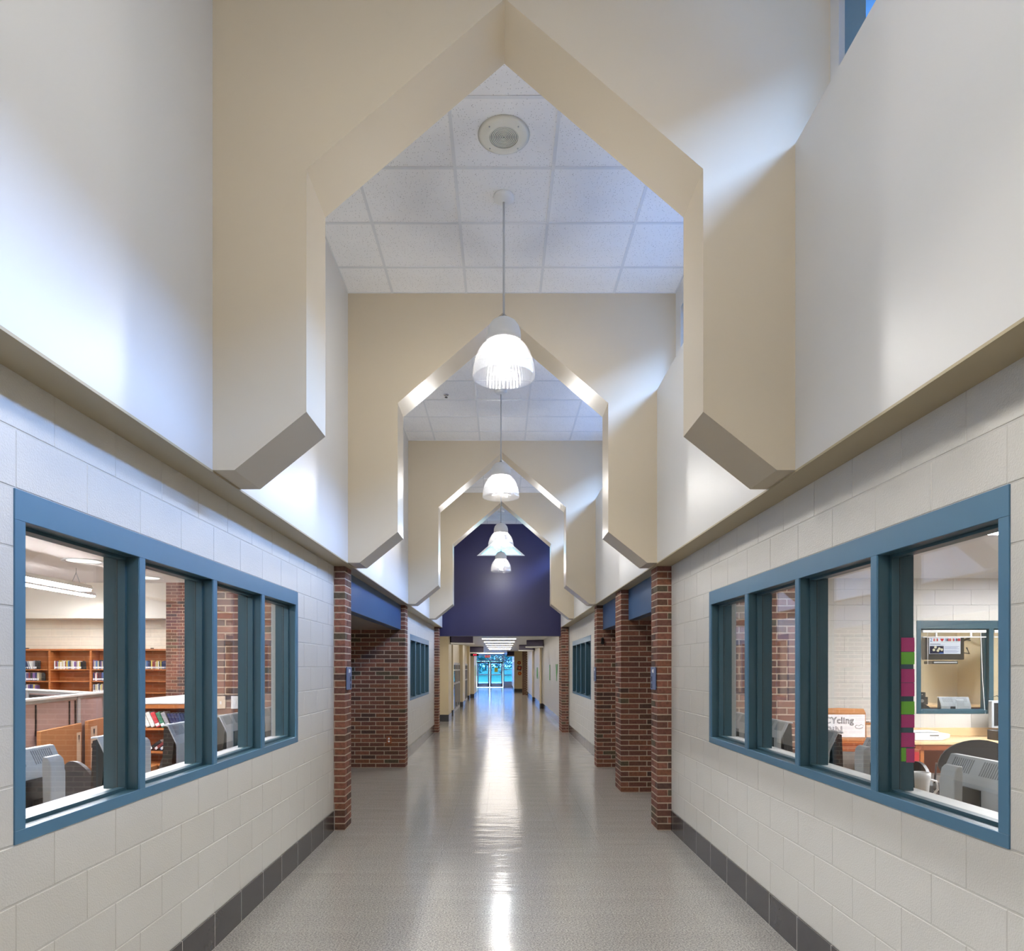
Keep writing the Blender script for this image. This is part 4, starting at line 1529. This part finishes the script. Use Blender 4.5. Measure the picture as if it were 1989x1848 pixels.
# room behind the far right window
tag(MB().box(XR + WT, 6.0, 11.51, 18.0, -.2, -.006).build('floor', M['carpet']), 'floor of the dim room behind the far right window', 'floor', 'structure')
tag(MB().box(XR + WT, 6.2, 12.4, 18.0, 2.79, 2.9).build('ceiling', M['grid']), 'ceiling of the dim room behind the far right window', 'ceiling', 'structure')
tag(MB().box(6.0, 6.2, 12.4, 18.0, 0, 2.79).build('wall_right', M['cream']), 'far wall of the dim room behind the far right window', 'wall', 'structure')
tag(MB().box(XR + WT, 6.2, 18.0, 18.2, 0, 2.79).build('wall_back', M['cream']), 'end wall of the dim room behind the far right window', 'wall', 'structure')
tag(MB().box(3.15, 4.2, 9.39, 12.4, 0, 2.79).build('wall_right', M['cream']), 'thick wall between doorway and small inner room', 'wall', 'structure')
tag(MB().box(XR + WT - .01, 3.15, 11.19, 11.5, ZS + .001, 2.95).build('wall_right', M['cream']), 'wall over the farthest right brick pier', 'wall', 'structure')
tag(MB().box(3.0, 4.3, 11.5, 12.4, 0, 2.79).build('wall_right', M['cream']), 'wall stub of the dim room behind the far right window', 'wall', 'structure')
# tops over the brick walls so that the rooms close
for (lb, x0, x1, y0, y1, z1) in (('wall over the brick corner, library side', -2.95, XL - WT + .01, 6.86, 7.15, 3.0), ('wall over the recess end, library side', -3.1, XL - WT + .01, 11.16, 11.48, 3.0)):
    tag(MB().box(x0, x1, y0, y1, ZS + .001, z1).build('wall_left', M['cmu']), lb, 'wall', 'structure')
tag(MB().box(-3.1, -1.9, 7.15, 11.16, ZS + .2, 3.0).build('wall_left', M['cmu']), 'wall over the left recess, library side', 'wall', 'structure')
tag(MB().box(XR + WT - .01, 3.1, 6.86, 7.15, ZS + .001, 2.95).build('wall_right', M['cmu']), 'wall over the brick corner, computer room side', 'wall', 'structure')
tag(MB().box(2.95, 3.15, 7.15, 9.04, HEAD_Z, 2.95).build('wall_right', M['cmu']), 'wall over the nearer doorway, computer room side', 'wall', 'structure')

# ================================================================ COMPUTER ROOM (right)
RXE, RYB, RCZ = 9.2, 9.04, 2.79
tag(MB().box(XR + WT, RXE, .6, 12.4, -.2, -.006).build('floor', M['carpet']), 'carpeted computer room floor', 'floor', 'structure')
tag(MB().box(XR + WT - .001, RXE, .4, 12.4, RCZ, RCZ + .1).build('ceiling', M['grid']), 'white computer room ceiling', 'ceiling', 'structure')
tag(MB().box(XR + WT, RXE, .4, .6, 0, RCZ).build('wall_front', M['cmu']), 'computer room wall beside the camera', 'wall', 'structure')
tag(MB().box(RXE, RXE + .2, .4, RYB, 0, RCZ).build('wall_right', M['cmu']), 'computer room outer side wall', 'wall', 'structure')
IX0, IX1 = 5.447, 8.30
rb = MB()
rb.box(3.15, RXE, RYB + .004, RYB + .2, 0, SILL_Z)
rb.box(3.15, RXE, RYB + .004, RYB + .2, HEAD_Z, RCZ)
rb.box(3.15, IX0, RYB + .004, RYB + .2, SILL_Z, HEAD_Z)
rb.box(IX1, RXE, RYB + .004, RYB + .2, SILL_Z, HEAD_Z)
rb = tag(rb.build('wall_back', M['cmu_joint']), 'rear computer room wall of painted blocks with an inner window', 'wall', 'structure')
blocks_along_x(rb, RYB, 3.16, 8.9, IX0 + .24, 0, range(0, 14), [(IX0, IX1, SILL_Z, HEAD_Z)])
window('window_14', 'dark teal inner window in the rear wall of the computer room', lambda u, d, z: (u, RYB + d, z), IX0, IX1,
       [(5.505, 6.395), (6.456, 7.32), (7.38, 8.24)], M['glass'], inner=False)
for x, y, lb in ((5.2, 3.4, 'flat ceiling light panel in the computer room, over the counter'), (7.2, 4.6, 'flat ceiling light panel in the computer room, by the outer wall'), (6.6, 7.2, 'added unseen light panel in the computer room, brightening the rear wall'), (4.3, 5.4, 'flat ceiling light panel in the computer room, before the brick wall')):  # third panel is added out of view to brighten the rear wall
    t = thing('ceiling_light', lb, 'light', (x, y, RCZ))
    MB().box(-.32, .32, -.62, .62, -.012, 0).build('frame', M['white'], t)
    MB().box(-.29, .29, -.59, .59, -.016, -.0125).build('diffuser', M['troffer'], t)

# room behind the inner window
tag(MB().box(4.2, 8.27, 12.2, 12.4, 0, RCZ).build('wall_back', M['cream']), 'cream rear wall of the small inner room', 'wall', 'structure')
tag(MB().box(8.07, 8.27, RYB + .2, 12.2, 0, RCZ).build('wall_right', M['cream']), 'cream side wall of the small inner room', 'wall', 'structure')
tag(MB().box(4.2, 4.4, RYB + .2, 12.2, 0, RCZ).build('wall_left', M['cream']), 'cream left wall of the small inner room', 'wall', 'structure')
t = thing('ceiling_light', 'flat ceiling light panel in the small inner room', 'light', (6.1, 10.6, RCZ))
MB().box(-.32, .32, -.62, .62, -.012, 0).build('frame', M['white'], t)
MB().box(-.29, .29, -.59, .59, -.016, -.0125).build('diffuser', M['troffer'], t)
t = thing('desk', 'tan desk in the small inner room behind the inner window', 'desk', (6.6, 11.75, 0))
MB().box(-1.6, 1.45, -.35, .44, .96, 1.0).build('desktop', M['lightwood'], t, bevel=.004)
for x in (-1.58, 1.40):
    MB().box(x, x + .04, -.33, .42, 0, .96).build('end_panel', M['redwood'], t)
MB().box(-1.58, 1.4, .38, .42, .3, .96).build('modesty_panel', M['redwood'], t)

t = thing('television', 'black television on a wall bracket, its screen lit, behind the inner window', 'television', (7.27, 11.3, 1.75), math.radians(-4))
MB().prism([(-.31, 0), (.31, 0), (.31, .38), (-.31, .38)], 'y', 0, .12).build('case', M['black'], t, bevel=.012, seg=2)
MB().add([(-.29, .12, .02), (.29, .12, .02), (.29, .12, .36), (-.29, .12, .36), (-.17, .42, .07), (.17, .42, .07), (.17, .42, .3), (-.17, .42, .3)],
         [(0, 3, 2, 1), (4, 5, 6, 7), (0, 1, 5, 4), (1, 2, 6, 5), (2, 3, 7, 6), (3, 0, 4, 7)]).build('tube_housing', M['black'], t)
scr = MB().box(-.245, .245, -.006, 0, .095, .36).build('screen', M['tv'], t)
def flat(nm, m, x0, x1, z0, z1, dep=-.0075):
    MB().box(x0, x1, dep, -.0062, z0, z1).build(nm, m, scr)
e_dark = emit('screen_dark', (24, 28, 60), 1.0)
e_red = emit('screen_red', (214, 40, 44), 1.0)
e_blue = emit('screen_blue', (40, 90, 170), 1.0)
e_text = emit('screen_text', (160, 168, 205), 1.0)
e_cream = emit('screen_cream', (236, 226, 190), 1.0)
e_black = emit('screen_black', (40, 34, 34), 1.0)
flat('photo', e_dark, -.24, -.02, .098, .225)
for x, z in ((-.15, .205), (-.175, .16), (-.09, .18), (-.05, .165), (-.11, .15)):
    MB().cyl((x, -.0082, z), (x, -.0076, z), .022, n=8).build('photo_detail', e_cream, scr)
flat('photo_detail', e_blue, -.09, -.02, .1, .118, -.0082)
for q in range(9):
    if q == 4: continue
    flat('text_line', e_text, -.01, .225 - .02 * (q % 3), .212 - q * .0125, .218 - q * .0125)
flat('headline', e_black, -.235, -.07, .25, .258)
flat('subheadline', e_text, -.235, .0, .241, .245)
text_mesh('banner_numeral', '2', .085, e_blue, scr, (-.238, -.0075, .295), extrude=.0005)
hp = [(0, -.028), (.026, 0), (.028, .012), (.02, .022), (.008, .022), (0, .012), (-.008, .022), (-.02, .022), (-.028, .012), (-.026, 0)]
MB().prism([(-.045 + x, .325 + z) for x, z in hp], 'y', -.0078, -.0062).build('banner_heart', e_red, scr)
rr = random.Random(3)
for k, x in enumerate((-.17, -.145, -.12, .01, .035, .06, .085, .11, .135, .16, .185, .21, .23)):
    mm = (e_red, e_cream, e_red, e_text, e_black, e_red)[k % 6]
    MB().prism([(x - .011, .305), (x + .006, .300), (x + .012, .325), (x + .003, .352), (x - .009, .345)], 'y', -.0078, -.0062).build('banner_figure', mm, scr)
flat('banner_underline', emit('screen_green', (150, 190, 90), 1.0), -.08, .22, .288, .291)
MB().box(-.20, .20, -.02, .25, -.07, -.02).build('player', M['black'], t, bevel=.005)
MB().box(-.18, .18, -.024, -.0205, -.055, -.035).build('player_front', M['silver'], t)
MB().tube([(.31, .1, .3), (.5, .2, .36), (.62, .45, .34), (.74, .6, .34)], .018).build('bracket_arm', M['black'], t, smooth=True)
MB().tube([(.31, .1, .12), (.42, .06, .1), (.4, .1, .2)], .012).build('cable', M['black'], t, smooth=True)

computer('silver computer back seen through the inner window', (6.61, 10.0, .73), 0.0, None)
t = thing('table', 'small table under the computer in the inner room', 'table', (6.61, 10.05, 0))
MB().box(-.5, .9, -.3, .4, .69, .729).build('top', M['lightwood'], t, bevel=.004)
for x in (-.46, .84):
    for y in (-.27, .36):
        MB().box(x - .02, x + .02, y - .02, y + .02, 0, .69).build('leg', M['black'], t)
chair('black chair at left behind the inner window', (5.75, 9.75, 0), math.radians(20), 1.12, .62)
for z0, z1, w, lb in ((1.0, 1.13, .11, 'black speaker on the inner room desk'), (1.13, 1.21, .07, 'small black box on the inner room speaker')):
    t = thing('speaker' if w > .1 else 'small_box', lb, 'speaker' if w > .1 else 'box', (7.06, 11.6, z0 + .0005))
    MB().box(-.1, w - .03, -.07, .07, 0, z1 - z0 - .001).build('case', M['black'], t, bevel=.004)
    MB().cyl((-.02, -.071, (z1 - z0) / 2), (-.02, -.074, (z1 - z0) / 2), .028 if w > .1 else .012, n=16).build('cone', M['alu'], t)

# blinds of the inner window
for x0, x1, lb in ((5.54, 6.375, 'raised white blind in the first pane of the inner window'), (6.48, 7.30, 'raised white blind in the second pane of the inner window'), (7.40, 8.22, 'raised white blind in the third pane of the inner window')):
    t = thing('blind', lb, 'blind', (x0, RYB + .03, 2.06))
    L = x1 - x0
    MB().box(0, L, -.015, .015, .02, .055).build('headrail', M['white'], t, bevel=.003)
    MB().box(0, L, -.012, .012, -.045, -.03).build('bottom_rail', M['white'], t, bevel=.003)
    for x in (.18, L - .2):
        MB().box(x - .012, x + .012, -.014, .0, -.03, .02).build('clip', M['white'], t)
    MB().tube([(.06, -.018, .02), (.06, -.02, -.4)], .004, 6).build('tilt_wand', M['white'], t)
    MB().tube([(L - .08, -.02, .02), (L - .06, -.025, -.6), (L - .03, -.03, -1.05)], .005, 6).build('lift_cord', M['white'], t)

# maple desk against the rear wall
t = thing('desk', 'light maple desk along the rear wall under the inner window', 'desk', (6.9, 8.63, 0))
MB().box(-1.95, 2.0, -.38, .40, .695, .73).build('desktop', M['lightwood'], t, bevel=.006, seg=2)
MB().box(-1.95, 2.0, .375, .405, .73, .835).build('backsplash', M['lightwood'], t, bevel=.004)
MB().box(-1.93, 1.98, -.36, -.34, .63, .695).build('apron', M['redwood'], t)
for x in (-1.86, .1, 1.95):
    MB().box(x, x + .045, -.34, .38, 0, .695).build('end_panel', M['wood'], t)
MB().box(-1.9, 1.95, .34, .36, .25, .695).build('modesty_panel', M['redwood'], t)
t = thing('drawer_unit', 'dark red drawer unit left of the maple desk', 'cabinet', (4.76, 8.4, 0))
MB().box(-.2, .16, -.3, .4, 0, .66).build('carcase', M['redwood'], t, bevel=.005)
for z in (.05, .25, .45):
    d = MB().box(-.18, .14, -.318, -.301, z, z + .18).build('drawer', M['redink'], t, bevel=.003)
    MB().box(-.07, .03, -.335, -.3185, z + .13, z + .15).build('handle', M['black'], d)
t = thing('label_printer', 'white desktop scale-like device on the maple desk', 'device', (5.26, 8.58, .7302))
MB().prism([(-.2, 0), (.13, 0), (.23, .035), (.235, .075), (.2, .085), (-.2, .09)], 'y', -.15, .15).build('body', M['plastic_white'], t, bevel=.006)
MB().box(-.2, .12, -.11, .11, .0905, .108).build('lid', M['plastic_white'], t, bevel=.006)
MB().box(-.02, .09, -.1535, -.151, .055, .065).build('slot', M['ink'], t)
for k in range(3):
    MB().box(-.01 + .045 * k, .01 + .045 * k, -.1535, -.151, .028, .038).build('button', M['silver'], t)
t = thing('file_box', 'small black box with a white label on the maple desk', 'box', (6.22, 8.5, .7302))
MB().box(-.16, .16, -.1, .1, 0, .12).build('body', M['chairblack'], t, bevel=.005)
MB().box(-.105, -.04, -.103, -.1005, .045, .085).build('label', M['paper'], t)
t = thing('monitor', 'flat monitor with grey bezel on the maple desk, cut by the window frame', 'monitor', (6.47, 8.78, .7302), math.radians(6))
MB().box(-.24, .24, 0, .06, .12, .47).build('bezel', M['silver'], t, bevel=.006)
MB().box(-.21, .21, -.004, -.0005, .15, .44).build('screen', M['black'], t)
MB().box(-.05, .05, .03, .07, .01, .14).build('neck', M['silver'], t)
MB().box(-.14, .14, -.06, .12, 0, .012).build('base', M['silver'], t, bevel=.003)
MB().tube([(.0, .07, .47), (-.1, .08, .53), (-.2, .09, .5), (-.22, .09, .3)], .005, 6).build('cable', M['black'], t)

# table with the recycling box
t = thing('table', 'cherry table with rounded front, holding the recycling box', 'table', (4.05, 8.15, 0))
pts = [(-.5, .4), (-.5, -.2)] + [(.0 + .5 * math.cos(a), -.2 + .3 * math.sin(a)) for a in [PI + PI * k / 10 for k in range(1, 10)]] + [(.5, -.2), (.5, .4)]
MB().prism(pts, 'z', .685, .715).build('top', M['redwood'], t, bevel=.004)
for x in (-.42, .42):
    for y in (-.12, .34):
        MB().box(x - .025, x + .025, y - .025, y + .025, 0, .685).build('leg', M['redwood'], t)
for k, (mm, lb) in enumerate((('redwood', 'lowest board of the stack under the recycling box'), ('wood', 'middle board of the stack under the recycling box'), ('card', 'topmost board of the stack under the recycling box'))):
    tag(MB().box(3.6 + .02 * k, 4.53 - .03 * k, 7.98, 8.5, .7155 + .027 * k, .7155 + .027 * k + .025).build('board', M[mm], bevel=.003), lb, 'board', group='boards under the recycling box')
t = thing('recycling_box', 'open brown carton with a hand-drawn RECYCLING BIN sign', 'box', (4.0, 8.3, .798))
bx_ = MB()
bx_.box(-.31, .31, -.15, -.142, 0, .29)
bx_.box(-.31, .31, .142, .15, 0, .29)
bx_.box(-.31, -.302, -.142, .142, 0, .29)
bx_.box(.302, .31, -.142, .142, 0, .29)
bx_.box(-.302, .302, -.142, .142, 0, .008)
bx_.build('carton', M['card'], t)
MB().add([(-.31, -.146, .29), (.31, -.146, .29), (.30, -.12, .335), (-.0, -.12, .345), (-.30, -.12, .335), (-.31, -.142, .29), (.31, -.142, .29), (.30, -.116, .335), (-.0, -.116, .345), (-.30, -.116, .335)],
         [(0, 1, 2, 3, 4), (9, 8, 7, 6, 5), (0, 5, 6, 1), (1, 6, 7, 2), (2, 7, 8, 3), (3, 8, 9, 4), (4, 9, 5, 0)]).build('flap', M['card'], t)
sg = MB().box(-.31, .30, -.156, -.1515, .0, .268).build('sign', M['paper'], t, bevel=.001)
for (txt, sz, x, z, off) in (('RECYcling', .105, -.30, .165, 0), ('BiN', .12, -.16, .045, 0)):
    text_mesh('hand_lettering', txt, sz, M['ink'], sg, (x, -.1572, z), outline=.0022, space=1.05)
MB().tube([(.18, -.158, .13), (.2, -.158, .145), (.225, -.158, .135), (.25, -.158, .15), (.28, -.158, .14), (.27, -.158, .115), (.23, -.158, .10), (.19, -.158, .11), (.18, -.158, .13)], .002, 4).build('heart_doodle', M['ink'], sg)
t = thing('paper_carton', 'small carton of printed papers right of the recycling sign', 'box', (4.47, 8.28, .7972))
MB().box(-.15, .15, -.12, .14, 0, .15).build('body', M['tan_paper'], t, bevel=.004)
MB().box(-.16, .16, -.13, .15, .15, .17).build('lid', M['card'], t, bevel=.003)
m = MB()
for k in range(6):
    m.box(-.13, -.02, -.1235, -.1205, .03 + k * .016, .036 + k * .016)
    m.box(.02, .12 - (k % 2) * .03, -.1235, -.1205, .03 + k * .016, .036 + k * .016)
m.build('print', M['silver'], t)
t = thing('paper_stack', 'loose white papers lying on the small carton', 'papers', (4.46, 8.28, .9675))
for k, (a, x) in enumerate(((-.2, -.03), (.15, .0), (.05, .03))):
    MB().box(-.12 + x, .12 + x, -.09, .09, .006 * k, .006 * k + .005).build('sheet', M['paper'], t, rotz=a)

# counter along the corridor wall with computers and chairs
t = thing('counter', 'computer counter along the inside of the right window wall', 'desk', (2.28, 4.6, 0))
MB().box(-.36, .36, -2.6, 2.24, .695, .73).build('worktop', M['lightwood'], t, bevel=.004)
for y in (-2.5, -.2, 2.1):
    MB().box(-.3, .3, y, y + .03, 0, .695).build('support', M['lightwood'], t)
clab = ['nearest silver computer behind the right window, large vented back', 'second silver computer behind the right window, edge-on by the window bar', 'third silver computer behind the right window, dark side showing',
        'fourth silver computer behind the right window, against the inner brick wall', 'farthest silver computer behind the right window, in the narrow pane']
for i, y in enumerate((3.03, 3.83, 4.63, 5.43, 6.25)):
    computer(clab[i], (2.186, y + .215, .7302), -PI / 2, 'silver computers in the computer room')
chair('black round-backed chair before the maple desk, right of the nearest computer', (4.50, 6.6, 0), math.radians(-15), .95, .66)
chair('black chair with curved chrome arm in the computer room, in the third pane', (3.2, 5.6, 0), math.radians(90), .86, .46, group=None)
chair('black chair in the computer room behind the white cup', (3.1, 4.75, 0), math.radians(80), .86, .46, group=None)
t = thing('cup', 'white plastic pitcher on the counter by the sticky notes', 'pitcher', (2.56, 4.2, .7302))
MB().lathe([(0, 0), (.03, 0), (.034, .02), (.044, .2), (.05, .215), (.05, .255), (.043, .255), (.04, .2), (.028, .02), (0, .01)], 24).build('body', M['plastic_white'], t, smooth=True)
MB().tube([(.045, 0, .21), (.09, 0, .2), (.10, 0, .15), (.04, 0, .08)], .007).build('handle', M['plastic_white'], t, smooth=True)
tag(MB().box(2.52, 2.62, 3.98, 4.10, .7303, .745).build('saucer', M['plastic_white'], bevel=.004), 'flat white tray on the counter in front of the white pitcher', 'tray')

# sticky notes on the inner side of the window bar
rows = [(1.757, 1.694, 'magenta'), (1.692, 1.637, 'lime'), (1.616, 1.555, 'magenta'), (1.553, 1.493, 'magenta'), (1.47, 1.412, 'lime'), (1.41, 1.352, 'magenta'), (1.329, 1.264, 'magenta')]
pos = ['topmost', 'second', 'third', 'fourth', 'fifth', 'sixth', 'seventh']
for k, (za, zb, mm) in enumerate(rows):
    tag(MB().box(XR + .106, XR + .166, 3.1035, 3.1055, zb, za).build('sticky_note', M[mm]), '%s sticky note on the window bar, %s from above' % ('magenta' if mm == 'magenta' else 'green', pos[k]), 'note', group='sticky notes on the window bar')
tag(MB().box(XR + .106, XR + .128, 3.1035, 3.1055, 1.20, 1.261).build('sticky_note', M['lime']), 'half-hidden green sticky note at the bottom of the window bar', 'note', group='sticky notes on the window bar')
tag(MB().box(XR + .129, XR + .166, 3.1035, 3.1055, 1.195, 1.258).build('sticky_note', M['magenta']), 'lowest magenta sticky note on the window bar', 'note', group='sticky notes on the window bar')
